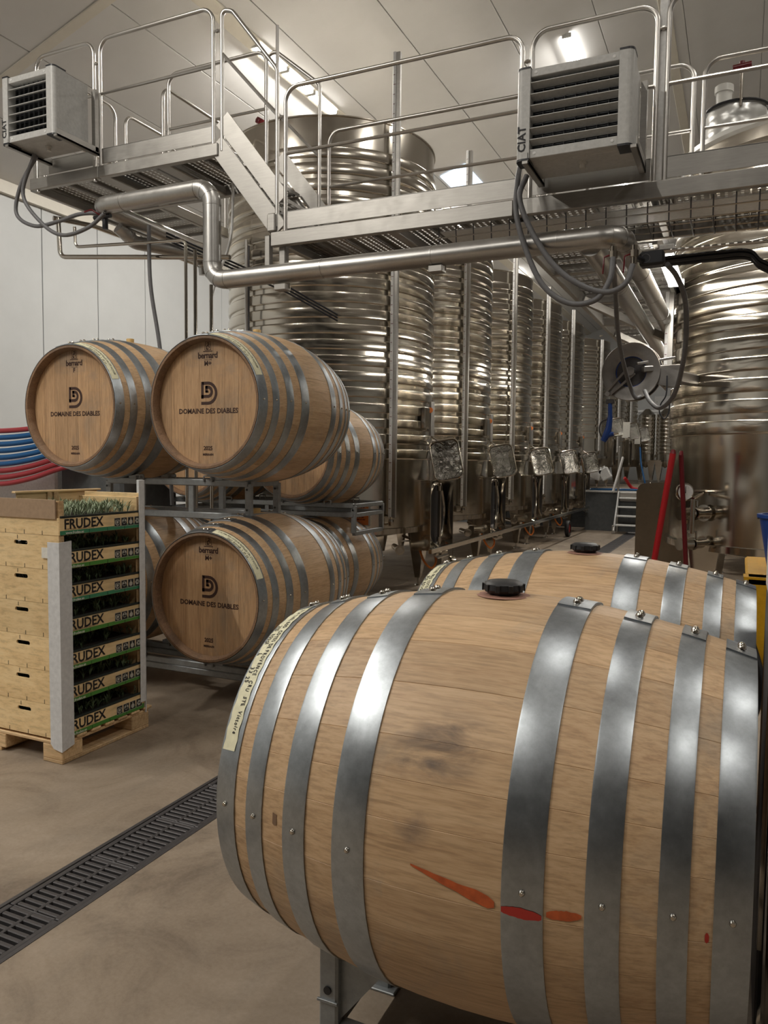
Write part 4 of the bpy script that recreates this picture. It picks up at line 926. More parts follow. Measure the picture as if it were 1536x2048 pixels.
for x0, x1 in ((-3.25, -1.41), (-1.35, -.56), (-.5, 1.3), (1.36, 3.5)):
    MB().bbox(x0 + .02, x1 - .02, YN - .003, YN + .003, 3.375, 3.505, .001).bbox(x0 + .02, x1 - .02, YN - .003, YN + .015, 3.5, 3.507, .001).build('toe_board', STEEL, lw)
MB().bbox(-3.3, 3.5, YF - .003, YF + .003, 3.375, 3.505, .001).build('toe_board', STEEL, lw)
gpanel(lw, -3.25, -1.41, YN, 3.3, 4.43, (3.94,))
gpanel(lw, -1.345, -.56, YN, 3.3, 4.43, (3.94,))
gpanel(lw, -.495, 1.3, YN, 3.3, 4.47, ( 3.94,))
gpanel(lw, 1.36, 3.4, YN, 3.3, 4.47, (3.94,))
gpanel(lw, -3.38, -1.5, YF, 3.3, 4.47, (4.0,)); gpanel(lw, -1.44, -.4, YF, 3.3, 4.47, (4.0,)); gpanel(lw, -.33, 3.4, YF, 3.3, 4.47, (4.0,))
link(lw, (-1.41, YN, 4.25), (-1.345, YN, 4.25)); link(lw, (-.56, YN, 4.28), (-.495, YN, 4.28)); link(lw, (-3.32, YN, 4.22), (-3.25, YN, 4.22))
MB().bar((-.528, YN + .03, 3.36), (-.528, YN + .03, 4.9), .05).build('standing_post', WHITE, lw)
beam(lw, (-3.36, YN, 3.36), (-3.36, YN, 3.5), .075, .075, 'corner_post')
MB().bar((-3.44, YN + .06, 2.99), (-3.44, YN + .06, 3.36), .05).build('hanger_post', STEEL, lw); MB().bar((-3.3, YN + .06, 2.99), (-3.3, YN + .06, 3.26), .06).build('hanger_post', STEEL, lw)
# cable basket below the right half of the deck
cb = thing('cable_basket', 'wire cable basket under the right half of the walkway', 'cable tray', (0, 5.5, 3.1))
q = MB(); w_m = MB()
x = -2.0
while x < 3.4:
    q.tube([(x, YN + .03, 3.25), (x, YN + .05, 3.12), (x, 5.62, 3.12), (x, 5.64, 3.24)], .0045, 5); x += .128
q.build('cross_wire', IRON, cb, kind='stuff')
for y_, z_ in ((YN + .04, 3.18), (YN + .05, 3.125), (5.34, 3.125), (5.48, 3.125), (5.62, 3.125)): MB().tube([(-2.05, y_, z_), (3.5, y_, z_)], .005, 5).build('long_wire', TUBE, cb)
MB().bbox(-2.0, 3.4, YN + .06, 5.6, 3.225, 3.233, .001).build('cover_plate', WHITE, cb)
for i, (dz, dy, r_) in enumerate(((0, 0, .018), (.012, .035, .014), (-.02, .03, .013), (.02, -.02, .01))):
    o = MB().tube(spline([(-.75, 5.85 + dy, 3.02 + dz), (-.2, 5.85 + dy, 3.03 + dz), (-.0, 5.85 + dy, 3.02 + dz), (.1, 5.83 + dy, 2.93 + dz), (.35, 5.83 + dy, 2.86 + dz), (1.5, 5.83 + dy, 2.86 + dz)]), r_, 8).build('black_cable', BLACK)
    tag(recentre(o), ('thickest', 'second thickest', 'thinner', 'thinnest')[i] + ' black cable of the bundle right of the big elbow', 'cable', 'black cables under the walkway')
o = MB().tube([(-.8, 5.75, 3.07), (2.5, 5.75, 3.07)], .013, 8).build('conduit', TUBE); tag(recentre(o), 'thin bright steel conduit just above the black cable bundle on the right', 'pipe')
# aisle catwalk running away under the ceiling of the aisle
aw = thing('steel_catwalk', 'steel catwalk running away above the aisle, seen from below beyond the big pipes', 'walkway', (-1.9, 6.2, 3.2))
AX0, AX1 = -1.56, -1.1
beam(aw, (AX0, 6.2, 3.3), (AX0, 18.5, 3.3), .05, .12); None
for k_ in range(9): beam(aw, (AX0, 6.9 + k_ * 1.35, 3.28), (-.62, 6.9 + k_ * 1.35, 3.28), .07, .09, 'cross_beam')
deck(aw, AX0, -.66, 6.2, 18.5, 3.36, 'x', .3)
beam(aw, (-.64, 6.2, 3.3), (-.64, 18.5, 3.3), .04, .12)
for y0 in (6.3, 8.8, 11.3, 13.8): gpanel_y(aw, y0, y0 + 2.4, AX0, 3.3, 4.46, (3.94,))
for k_ in range(3): MB().bar((-1.5, 8.0 + k_ * 2.2, 3.24), (-.66, 8.6 + k_ * 2.2, 2.86), .05, .08).build('brace', STEEL, aw)
# upper platform and stairs
up = thing('steel_platform', 'upper stainless platform at the left with guard rails, the left heater hung on its corner', 'platform', (-4.9, 5.6, 4.0))
ZU = 4.115
beam(up, (-5.95, YN, 4.065), (-5.13, YN, 4.065), .05, .1); beam(up, (-5.127, YN, 4.065), (-3.87, YN, 4.065), .05, .1)
beam(up, (-5.95, YF - .1, 4.065), (-3.87, YF - .1, 4.065), .05, .1); beam(up, (-5.95, YN, 4.065), (-5.95, YF - .1, 4.065), .05, .1, 'side_beam'); beam(up, (-3.88, YN, 4.065), (-3.88, YF - .1, 4.065), .05, .1, 'side_beam')
for x in (-5.1, -4.45): beam(up, (x, YN, 4.05), (x, YF - .1, 4.05), .13, .06, 'cross_beam')
deck(up, -5.93, -3.9, YN + .03, YF - .13, ZU)
for x0, x1 in ((-5.9, -5.18), (-5.1, -3.93)): MB().bbox(x0, x1, YN - .003, YN + .003, ZU + .02, ZU + .145, .001).bbox(x0, x1, YN - .003, YN + .014, ZU + .14, ZU + .147, .001).build('toe_board', STEEL, up)
MB().bar((-5.9, YN, 4.1), (-5.9, YN, 4.26), .03).build('toe_post', STEEL, up)
gpanel(up, -5.87, -5.185, YN, 4.0, 5.17, (4.72,)); gpanel(up, -5.115, -3.925, YN, 4.05, 5.17, (4.72,))
link(up, (-5.185, YN, 4.98), (-5.115, YN, 4.98)); link(up, (-3.925, YN, 4.98), (-3.84, YN, 4.98))
gpanel(up, -5.05, -3.95, YF - .12, 4.05, 5.22, (4.72,))
gpanel_y(up, 5.35, 6.25, -5.95, 4.05, 5.17, (4.6,)); 
# stair
stt = thing('steel_stair', 'short steel stair between the upper platform and the lower walkway', 'stairs', (-3.6, 5.6, 3.3))
for y_ in (YN, YF - .08):
    MB().bar((-3.9, y_, 4.12), (-3.3, y_, 3.37), .02, .15).build('stringer', STEEL, stt)
    MB().bar((-3.84, y_, 4.3), (-3.28, y_, 3.6), .008, .14).build('toe_board', STEEL, stt)
    dy = 0; X1 = -3.325 if y_ == YN else -3.43; X0 = -3.84 if y_ == YN else -3.98
    guard(stt, [(X0, y_, 4.05), (X0, y_, 5.13), (X0 + .1, y_, 5.1), (X1, y_, 4.58 if y_ == YN else 4.8), (X1, y_, 3.4)] if y_ == YN else [(X0, y_, 4.05), (X0, y_, 5.3), (X1, y_, 4.85), (X1, y_, 3.4)], [((X0, y_, 4.8), (X1, y_, 4.24)) ], fil=.08)
    MB().tube([(X1 + .0, y_, 4.24), (X1 + .0, y_, 4.9)], RT * .8, 8).build('end_post', TUBE, stt)
for k_ in range(4):
    z_ = 3.94 - k_ * .19; x_ = -3.83 + k_ * .15
    q = MB(); 
    for j in range(6): q.box(x_ + j * .042, x_ + j * .042 + .004, YN + .02, YF - .1, z_ - .03, z_)
    q.bar((x_ + .1, YN + .02, z_ - .015), (x_ + .1, YN + .05, z_ - .015), .23, .03); q.bar((x_ + .1, YF - .13, z_ - .015), (x_ + .1, YF - .1, z_ - .015), .23, .03)
    for j in range(8): q.box(x_, x_ + .215, YN + .09 + j * .1, YN + .094 + j * .1, z_ - .02, z_)
    q.build('tread', STEEL, stt)
# catwalk going back at the left
lc = thing('steel_catwalk', 'steel catwalk running back from the left end of the upper platform', 'walkway', (-5.6, 6.1, 4.0))
beam(lc, (-6.0, 6.05, 4.065), (-6.0, 7.12, 4.065), .05, .1); beam(lc, (-5.2, 6.05, 4.065), (-5.2, 7.12, 4.065), .05, .1)
deck(lc, -5.98, -5.22, 6.05, 7.12, ZU, 'x')
gpanel_y(lc, 6.45, 7.12, -6.0, 4.05, 5.2, (4.65,)); gpanel_y(lc, 6.12, 7.12, -5.22, 4.05, 5.2, (4.65,))
# ---------------------------------------------------------------- fan heaters
def heater(label, x0, x1, z0, z1, y0, y1, nv, grp):
    t = thing('fan_heater', label, 'heater', ((x0 + x1) / 2, y1, z0), 0, grp); sp = .082
    q = MB(); q.bbox(x0 + .01, x1 - .01, y0 + .09, y1, z0 + .01, z1 - .01, .008)
    q.bbox(x0 + sp, x1 - sp, y0 + .012, y0 + .09, z1 - .06, z1 - .012, .003).bbox(x0 + sp, x1 - sp, y0 + .012, y0 + .09, z0 + .012, z0 + .065, .003).build('casing', HEAT, t)
    for a, b in ((x0, x0 + sp), (x1 - sp, x1)):
        q = MB(); cx = b if a == x0 else a; sg = -1 if a == x0 else 1; n = 6; w_ = sp
        poly = [(cx, y0), (cx + sg * (w_ - .035), y0)] + [(cx + sg * (w_ - .035 + .035 * math.sin(k_ * pi / 2 / n)), y0 + .035 - .035 * math.cos(k_ * pi / 2 / n)) for k_ in range(1, n + 1)] + [(cx + sg * w_, y0 + .13), (cx, y0 + .13)]
        if sg < 0: poly = poly[::-1]
        q.prism(poly, z0 + .012, z1 - .012); q.build('side_column', HEAT, t)
        MB().prism([(cx + (p[0] - cx) * 1.02, p[1] - .001) for p in poly], z1 - .012, z1).prism([(cx + (p[0] - cx) * 1.02, p[1] - .001) for p in poly], z0, z0 + .012).build('corner_cap', BLACK, t)
    a, b = x0 + sp, x1 - sp; c, d = z0 + .065, z1 - .06
    MB().box(a, b, y0 + .085, y0 + .089, c, d).build('coil_back', HEATD, t)
    for k_ in range(1, nv): 
        x_ = a + (b - a) * k_ / nv; MB().box(x_ - .0015, x_ + .0015, y0 + .066, y0 + .085, c, d).build('vertical_fin', FIN, t)
    q = MB()
    for k_ in range(34): z_ = c + (d - c) * (k_ + .5) / 34; q.box(a, b, y0 + .078, y0 + .0845, z_, z_ + .0015)
    q.build('coil_fins', BLACK, t, kind='stuff')
    for k_ in range(6):
        z_ = c + (d - c) * (k_ + .72) / 6.35; tl = -.3 if grp.endswith('right') else .42
        M = Matrix.Translation(((a + b) / 2, y0 + .036, z_)) @ Matrix.Rotation(tl, 4, 'X'); q = MB(); q.bbox(-(b - a) / 2, (b - a) / 2, -.03, .03, -.003, .003, .001, M); q.build('louvre_blade', HEAT, t)
    for x_, z_ in ((a + .03, z0 + .04), (b - .03, z0 + .04), (a + .03, z1 - .035), (b - .03, z1 - .035)): MB().lathe([(0, .003), (.009, .002), (.01, 0)][::-1], 10, Matrix.Translation((x_, y0 + .012, z_)) @ Matrix.Rotation(pi / 2, 4, 'X')).build('screw', WHITE, t)
    MB().lathe([(0, -.04), (.02, -.04), (.02, -.015), (.026, -.015), (.026, .0), (0, 0)], 14, Matrix.Translation(((a + b) / 2 + .03, (y0 + y1) / 2, z0 + .01))).build('drain_plug', PALE, t)
    M = Matrix(((0, -1, 0, x0 + sp * .72), (0, 0, -1, y0 - .0012), (1, 0, 0, z0 + .05), (0, 0, 0, 1)))
    vs, fs = text2d('CIAT', .068, 'LEFT', 0, .002, 1.02); q = MB(); flat(q, (vs, fs), M); q.build('lettering', BLK, t)
    for s_, x_ in ((0, x0 + .06), (1, x1 + .012)):     # steel angle brackets fixed to the guard rail
        MB().bbox(x_ - .02, x_ + .02, y0 + .0, YN - .02, z0 - .02, z0 - .0, .002).bbox(x_ + .012, x_ + .02, y0 + .0, YN - .02, z0 - .02, z0 + .045, .002).build('bracket_arm', STEEL, t)
        if s_: MB().bbox(x_ - .02, x_ + .02, YN - .07, YN - .03, z0 - .0, z0 + .52, .002).build('bracket_upright', STEEL, t)
    return t
heater('large light grey fan heater with tilted louvres hung on the lower walkway rail', -1.318, -.635, 3.435, 3.985, 4.74, 5.12, 8, 'fan heater on the right')
heater('grey fan heater hung on the corner of the upper platform at the left edge', -5.745, -5.14, 4.215, 4.765, 4.72, 5.1, 8, 'fan heater on the left')
# ---------------------------------------------------------------- insulated pipes
def clad(name, label, path, r, fil, grp=None, seams=True):
    t = thing(name, label, 'pipe', path[0], 0, grp); fp = fillet(path, fil, 8); MB().tube(fp, r, 24).build('cladding', CLAD, t)
    q = None
    pts = [Vector(p) for p in path]
    for a, b in zip(pts, pts[1:]):
        L = (b - a).length; n = max(1, int(L / .9)); u = (b - a) / L
        for k_ in range(n + 1):
            d = min(L - fil - .01, fil + .01 + k_ * .85) if L > 2 * fil else L / 2
            p = a + u * d
            if seams and d < L - fil + .02: MB().tube([p - u * .005, p + u * .005], r + .0025, 24).build('seam_band', CLAD, t)
    for i in range(1, len(pts) - 1):     # lobster-back seams and rivets on the elbows
        u = (pts[i - 1] - pts[i]).normalized(); v_ = (pts[i + 1] - pts[i]).normalized(); e0 = pts[i] + u * fil; e1 = pts[i] + v_ * fil; cen = e0 + v_ * fil
        for k_ in (1, 2):
            th = k_ * pi / 6; p = cen + (e0 - cen) * math.cos(th) + (e1 - cen) * math.sin(th); tdir = (-(e0 - cen) * math.sin(th) + (e1 - cen) * math.cos(th)).normalized()
            MB().tube([p - tdir * .003, p + tdir * .003], r + .002, 24).build('elbow_seam', CLAD, t)
    return t
pm_ = clad('insulated_pipe', 'long silver clad pipe with elbows running in front of the stairs and under the walkway', [(-4.82, 5.0, 3.70), (-3.79, 5.0, 3.70), (-3.79, 5.0, 2.985), (-.72, 5.0, 3.0), (-.72, 9.5, 3.0)], .07, .13)
MB().tube(fillet([(-4.80, 5.0, 3.70), (-4.94, 5.0, 3.70), (-4.94, 6.5, 3.67), (-4.94, 6.52, 3.45)], .12, 6), .07, 20).build('cladding', CLAD, pm_)
clad('insulated_pipe', 'second silver clad pipe under the left platform, curving back beside the wall pipes', [(-5.02, 5.3, 3.62), (-4.98, 5.45, 3.52), (-4.72, 5.8, 3.5), (-4.72, 6.1, 3.5), (-4.72, 6.12, 3.36)], .06, .1, None, False)
clad('insulated_pipe', 'silver clad pipe running away beside the end of the long pipe', [(-.9, 5.02, 2.965), (-.9, 6.2, 2.96), (-.93, 10.5, 2.96)], .07, .1, None, False)
for x_, z_ in ((-3.15, 2.86), (-1.92, 2.88)):
    t = thing('pipe_hanger', 'small steel pipe clamp under the long silver pipe, ' + ('in front of the big tank' if x_ < -3 else 'below the middle of the walkway'), 'clamp', (x_, 5.0, z_)); MB().bbox(x_ - .05, x_ + .05, 4.96, 5.04, z_, z_ + .045, .004).build('saddle', STEEL, t); MB().tube([(x_ - .06, 5.0, z_ + .01), (x_ - .06, 5.0, z_ + .05)], .006, 6).tube([(x_ + .06, 5.0, z_ + .01), (x_ + .06, 5.0, z_ + .05)], .006, 6).build('bolt', TANKP, t)
def pipe(label, path, r, m, name='pipe', fil=.05, cat='pipe', grp=None):
    o = MB().tube(fillet(path, fil, 5), r, 10).build(name, m); return tag(recentre(o), label, cat, grp)
pipe('steel water pipe dropping from the black valve and running right under the platform', [(-5.74, 5.3, 3.78), (-5.72, 5.3, 3.43), (-3.95, 5.45, 3.29)], .021, TANKP, 'water_pipe', .07)
pipe('thin steel pipe that turns down at its right end behind the M+ barrel', [(-5.54, 5.3, 3.68), (-5.53, 5.3, 3.50), (-4.29, 5.3, 3.43), (-4.29, 5.3, 0.0)], .014, TANKP, 'water_pipe')
pipe('steel standpipe rising just left of the vertical silver pipe', [(-4.24, 5.36, 0), (-4.24, 5.36, 3.36)], .016, TANKP, 'water_pipe')
pipe('steel standpipe directly under the vertical silver pipe', [(-4.06, 5.34, 0.0), (-4.06, 5.34, 3.05)], .016, TANKP, 'water_pipe')
pipe('long dark steel pipe running back along the white wall under the left platform', [(-5.78, 5.28, 3.78), (-5.62, 5.6, 3.78), (-5.62, 14, 3.78)], .022, TANKP, 'water_pipe')
pipe('thin steel conduit climbing beside the left side of the big tank', [(-5.0, 7.2, 0.0), (-5.0, 7.2, 4.0)], .018, TUBE, 'conduit')
pipe('second thin conduit beside the left side of the big tank', [(-4.9, 7.1, 0.0), (-4.9, 7.1, 3.9)], .012, IRON, 'conduit')
for k_ in range(3): pipe(('upper', 'middle', 'lower')[k_] + ' black cable running slantwise under the stairs to the big tank', [(-4.75, 5.6, 3.62 - k_ * .03), (-4.1, 6.6, 3.3 - k_ * .03), (-3.7, 6.9, 3.05 - k_ * .03)], .009, BLACK, 'black_cable', .1, 'cable')
def hose(label, pts, r, m=SUEDE, grp=None, name='hose'):
    o = MB().tube(spline(pts, 7), r, 12).build(name, m); return tag(recentre(o), label, 'hose', grp)
# hoses of the left heater
hose('grey hose looping down from the left heater, outer loop', [(-5.62, 4.97, 4.2), (-5.82, 4.97, 3.98), (-5.88, 4.97, 3.74), (-5.66, 4.97, 3.61), (-5.4, 4.99, 3.625), (-5.17, 5.0, 3.66), (-4.95, 5.02, 3.65)], .0165, SUEDE, 'grey heater hoses')
hose('grey hose looping down from the left heater, inner loop', [(-5.6, 4.93, 4.2), (-5.75, 4.93, 3.88), (-5.52, 4.93, 3.6), (-5.28, 4.93, 3.48), (-5.02, 4.95, 3.52), (-4.86, 4.97, 3.62)], .0165, SUEDE, 'grey heater hoses')
hose('dark grey hose hanging in front of the white wall behind the barrels', [(-4.70, 5.32, 3.6), (-4.67, 5.3, 3.1), (-4.58, 5.3, 2.6), (-4.5, 5.3, 2.0), (-4.45, 5.3, 1.2)], .017, SUEDE)
hose('white strap hanging behind the vertical silver pipe', [(-4.02, 5.6, 4.02), (-4.05, 5.6, 3.5), (-4.12, 5.5, 3.15), (-4.16, 5.46, 2.95)], .012, WHITE, None, 'strap')
vb = thing('pipe_valve', 'dark valve cluster at the left end of the silver pipe', 'valve', (-4.92, 5.05, 3.55))
MB().tube([(-4.93, 5.05, 3.66), (-4.93, 5.05, 3.52)], .024, 10).tube([(-5.03, 5.03, 3.62), (-4.85, 5.03, 3.62)], .018, 10).build('valve_body', BLACK, vb); MB().tube([(-4.93, 5.0, 3.62), (-4.98, 4.95, 3.66), (-5.06, 4.95, 3.65)], .007, 6).build('lever', DRED, vb)
# hoses of the right heater
hose('longer grey hose looping from the right heater to the big elbow', [(-1.34, 5.06, 3.95), (-1.365, 5.06, 3.6), (-1.365, 4.97, 3.4), (-1.35, 4.9, 3.18), (-1.28, 4.9, 2.94), (-1.165, 4.9, 2.71), (-1.0, 4.9, 2.59), (-.84, 4.9, 2.6), (-.765, 4.93, 2.72), (-.755, 4.97, 2.86)], .0175, SUEDE, 'grey heater hoses')
hose('shorter grey hose looping from the right heater to the big elbow', [(-1.3, 4.95, 3.42), (-1.33, 4.9, 3.27), (-1.25, 4.9, 3.06), (-1.1, 4.9, 2.83), (-.94, 4.9, 2.7), (-.78, 4.9, 2.64), (-.67, 4.9, 2.68), (-.635, 4.95, 2.8)], .0175, SUEDE, 'grey heater hoses')
for i, (x_, y_) in enumerate(((-.755, 4.98), (-.635, 5.0))):
    v = thing('ball_valve', ('left', 'right')[i] + ' ball valve under the end of the long silver pipe, with a dark red lever', 'valve', (x_, y_, 2.83), 0, 'ball valves at the big elbow')
    MB().tube([(x_, y_, 2.82), (x_, y_, 2.93)], .019, 12).tube([(x_, y_, 2.86), (x_, y_, 2.9)], .026, 8).build('body', TANKP, v); MB().tube([(x_ - .02, y_, 2.88), (x_ - .055, y_, 2.87), (x_ - .06, y_, 2.77)], .006, 6).build('lever', DRED, v)
av = thing('motor_valve', 'black motorised valve box with a round dial beside the big elbow', 'valve', (-.56, 5.2, 2.83))
M = Matrix.Translation((-.55, 5.2, 2.885)) @ Matrix.Rotation(-.04, 4, 'Y'); MB().bbox(-.075, .075, -.045, .045, -.045, .045, .014, M).build('housing', BLACK, av); MB().tube([(-.635, 5.0, 2.86), (-.6, 5.2, 2.88)], .02, 8).build('coupling', BLACK, av)
MB().tube([M @ Vector((-.035 + .026 * math.cos(k_ * pi / 10), -.0465, .026 * math.sin(k_ * pi / 10))) for k_ in range(20)], .0018, 5, closed=True).build('dial_ring', SUEDE, av)
hose('grey hose running from the black motor valve in a big arc down to the reel', [(-.47, 5.3, 2.87), (-.42, 5.45, 2.82), (-.375, 5.6, 2.7), (-.37, 5.75, 2.5), (-.40, 5.95, 2.3), (-.48, 6.3, 2.12), (-.60, 6.6, 2.05), (-.70, 6.8, 2.12), (-.76, 6.95, 2.22)], .0175, SUEDE, 'grey reel hoses')
hose('grey hose hanging straight down from the big elbow to the centre of the reel', [(-.83, 5.5, 2.94), (-.86, 5.8, 2.86), (-.90, 6.3, 2.6), (-.90, 6.7, 2.4), (-.88, 6.95, 2.26), (-.84, 7.0, 2.17), (-.80, 7.03, 2.18)], .0175, SUEDE, 'grey reel hoses')
# ---------------------------------------------------------------- hose reel with blue spray gun
rl = thing('hose_reel', 'round grey hose reel on an arm beside the right tank', 'reel', (-.9, 7.2, 2.15))
RM = Matrix.Translation((-.9, 7.2, 2.41)) @ Matrix.Rotation(-.1, 4, 'Z') @ Matrix.Rotation(pi / 2, 4, 'X')
MB().lathe([(.05, .03), (.13, .02), (.135, .045), (.2, .06), (.235, .055), (.25, .06), (.255, .05), (.25, .04)][::-1], 48, RM).build('front_disc', REELM, rl)
MB().lathe([(.05, -.06), (.24, -.06), (.255, -.055), (.25, -.045)], 48, RM).build('rear_disc', REELM, rl)
MB().lathe([(.13, -.05), (.13, .03), (0, .03)], 32, RM).build('drum', IRON, rl)
for k_ in range(3): MB().lathe([(.15 + .027 * math.cos(j * pi / 4), -.035 + k_ * .03 + .014 * math.sin(j * pi / 4)) for j in range(9)], 36, RM).build('coiled_hose', BLUE, rl)
q = MB(); q.bar(RM @ Vector((-.02, .03, .075)), RM @ Vector((-.2, -.17, .075)), .02, .012, (0, -1, 0)); q.bar(RM @ Vector((.04, -.02, .075)), RM @ Vector((-.17, -.2, .075)), .02, .012, (0, -1, 0)); q.tube([RM @ Vector((-.19, -.19, .06)), RM @ Vector((-.19, -.19, .09))], .022, 12); q.build('guide_arm', REELM, rl)
q = MB(); q.tube([RM @ Vector((0, 0, .02)), RM @ Vector((0, 0, .1))], .04, 16); q.build('hub', REELM, rl)
q = MB(); q.bar((-.85, 7.1, 2.47), (-.55, 7.25, 2.53), .03, .02); q.bar((-.8, 7.1, 2.42), (-.5, 7.3, 2.45), .06, .05); q.prism([(-.72, 2.3), (-.52, 2.26), (-.5, 2.4), (-.62, 2.44), (-.74, 2.42)], -.01, .01, Matrix(((1, 0, 0, 0), (0, 0, -1, 7.15), (0, 1, 0, 0), (0, 0, 0, 1)))); q.bar((-.52, 7.15, 2.35), (-.4, 7.6, 2.36), .08, .1); q.build('wall_arm', REELM, rl)
gn = thing('spray_gun', 'dark blue spray gun with a loop handle hanging from the reel', 'spray gun', (-1.07, 7.12, 1.8))
MB().bbox(-1.105, -1.035, 7.1, 7.15, 2.13, 2.17, .006).build('hose_stop', IRON, gn)
MB().tube([(-1.07, 7.12, 2.15), (-1.065, 7.12, 2.0)], .019, 10).build('hose_end', BLUE, gn)
MB().tube([(-1.065, 7.12, 2.02), (-1.075, 7.12, 1.92), (-1.09, 7.12, 1.86), (-1.12, 7.12, 1.8)], [.022, .028, .034, .026], 12).tube([(-1.1, 7.12, 1.85), (-1.03, 7.12, 1.865)], [.03, .018], 12).build('gun_body', BLUE, gn)
MB().tube([(-1.03, 7.12, 1.865), (-.99, 7.12, 1.87)], .012, 10).build('nozzle', TANKP, gn)
MB().tube(spline([(-1.07, 7.12, 2.0), (-1.13, 7.12, 1.98), (-1.155, 7.12, 1.93), (-1.15, 7.12, 1.87), (-1.12, 7.12, 1.82)]), .0065, 8).build('trigger_guard', IRON, gn)
hose('small black cable loop hanging beside the right tank below the reel', [(-.6, 7.12, 2.36), (-.6, 7.1, 2.2), (-.64, 7.1, 2.12), (-.65, 7.1, 2.05), (-.61, 7.1, 1.99), (-.575, 7.1, 2.04), (-.57, 7.1, 2.13)], .006, BLACK, None, 'cable')
# ---------------------------------------------------------------- steps up to the raised floor, things on it
st = thing('steel_steps', 'small steel steps with white treads at the end of the aisle', 'steps', (-2.2, 18.4, 0))
for x in (-2.56, -1.45): MB().bar((x, 18.12, .04), (x, 18.8, .92), .03, .14, (0, 0, 1)).build('stringer', WHITE, st)
for k_ in range(4): MB().bbox(-2.54, -1.46, 18.16 + k_ * .16, 18.34 + k_ * .16, .18 + k_ * .2, .215 + k_ * .2, .006).build('tread', WHITE, st)
MB().bbox(-2.54, -1.46, 18.78, 18.86, .72, .93, .006).build('top_kick_plate', STEEL, st)
MB().bar((-2.58, 18.15, 0), (-2.58, 18.15, .2), .05).bar((-2.58, 18.8, .0), (-2.58, 18.8, 2.0), .045).build('post', STEEL, st)
MB().bar((-2.6, 18.12, .95), (-2.46, 18.55, 1.75), .04, .06).build('hand_rail', WHITE, st)
for i, (x, r_) in enumerate(((-3.15, .3), (-2.95, -.5))):
    M = Matrix.Translation((x, 19.15, 1.36)) @ Matrix.Rotation(r_, 4, 'Y'); t = thing('white_jug', ('left', 'right')[i] + ' tilted white plastic jug hanging by the far steps', 'jug', (x, 19.15, 1.2), 0, 'white jugs')
    MB().bbox(-.12, .12, -.08, .08, -.15, .13, .02, M).build('body', WHITE, t); MB().tube([M @ Vector((.05, 0, .12)), M @ Vector((.05, 0, .17))], .03, 10).build('cap', WHITE, t)
hose('red hose lying in curves on the raised floor at the far end', [(-2.6, 20, 1.25), (-2.4, 20.2, .98), (-1.9, 19.6, 1.0), (-1.5, 20.4, 1.08), (-1.2, 19.4, 1.0), (-.9, 20, 1.1)], .04, RED)
hose('blue hose lying on the edge of the raised floor', [(-4.5, 19.1, .98), (-3.4, 19.2, .97), (-2.6, 19.1, .98), (-2.0, 19.4, .97)], .03, BLUEH)
hose('light blue hose hanging down from the paper tag to the raised floor', [(-2.2, 19.5, 2.0), (-2.15, 19.4, 1.6), (-2.05, 19.3, 1.2), (-2.0, 19.3, .97)], .02, BLUEH)
hose('thin yellow hose hanging at the far end beside the slim tanks', [(-1.15, 18.95, 2.0), (-1.17, 18.95, 1.5), (-1.22, 18.95, 1.1)], .018, YEL)
t = thing('drum_trolley', 'black trolley wheel standing under the fifth tank', 'wheel', (-3.35, 16.9, 0)); MB().lathe([(.1, -.04), (.17, -.04), (.18, 0), (.17, .04), (.1, .04)], 20, Matrix.Translation((-3.35, 16.9, .18)) @ Matrix.Rotation(pi / 2, 4, 'Y')).build('tyre', DARKRUB, t); MB().lathe([(0, -.03), (.1, -.03), (.1, .03), (0, .03)], 16, Matrix.Translation((-3.35, 16.9, .18)) @ Matrix.Rotation(pi / 2, 4, 'Y')).build('rim', RED, t)
# ---------------------------------------------------------------- small things round the barrels
t = thing('orange_notice', 'orange printed notice fixed to the foot of the big tank behind the rack', 'notice', (-3.75, 7.1, .93))
M = Matrix.Translation((-3.80, 7.08, .94)) @ Matrix.Rotation(.18, 4, 'Z') @ frame_front(0, 0, 0)
MB().add([M @ Vector(v_) for v_ in ((-.02, -.01, -.003), (.37, -.01, -.003), (.37, .25, -.003), (-.02, .25, -.003), (-.02, -.01, -.006), (.37, -.01, -.006), (.37, .25, -.006), (-.02, .25, -.006))], [(0, 1, 2, 3), (7, 6, 5, 4), (0, 4, 5, 1), (1, 5, 6, 2), (2, 6, 7, 3), (3, 7, 4, 0)]).build('sleeve', PALE, t)
MB().add([M @ Vector(v_) for v_ in ((0, 0, 0), (.35, 0, 0), (.35, .235, 0), (0, .235, 0))], [(0, 1, 2, 3)]).build('sheet', ORNG, t)
q = MB(); rr = random.Random(9)
for k_ in range(7):
    x_ = .04
    while x_ < .3: w_ = rr.uniform(.012, .04); q.add([M @ Vector(v_) for v_ in ((x_, .2 - k_ * .025, .001), (x_ + w_, .2 - k_ * .025, .001), (x_ + w_, .208 - k_ * .025, .001), (x_, .208 - k_ * .025, .001))], [(0, 1, 2, 3)]); x_ += w_ + .008
q.build('printed_lines', DRED, t)
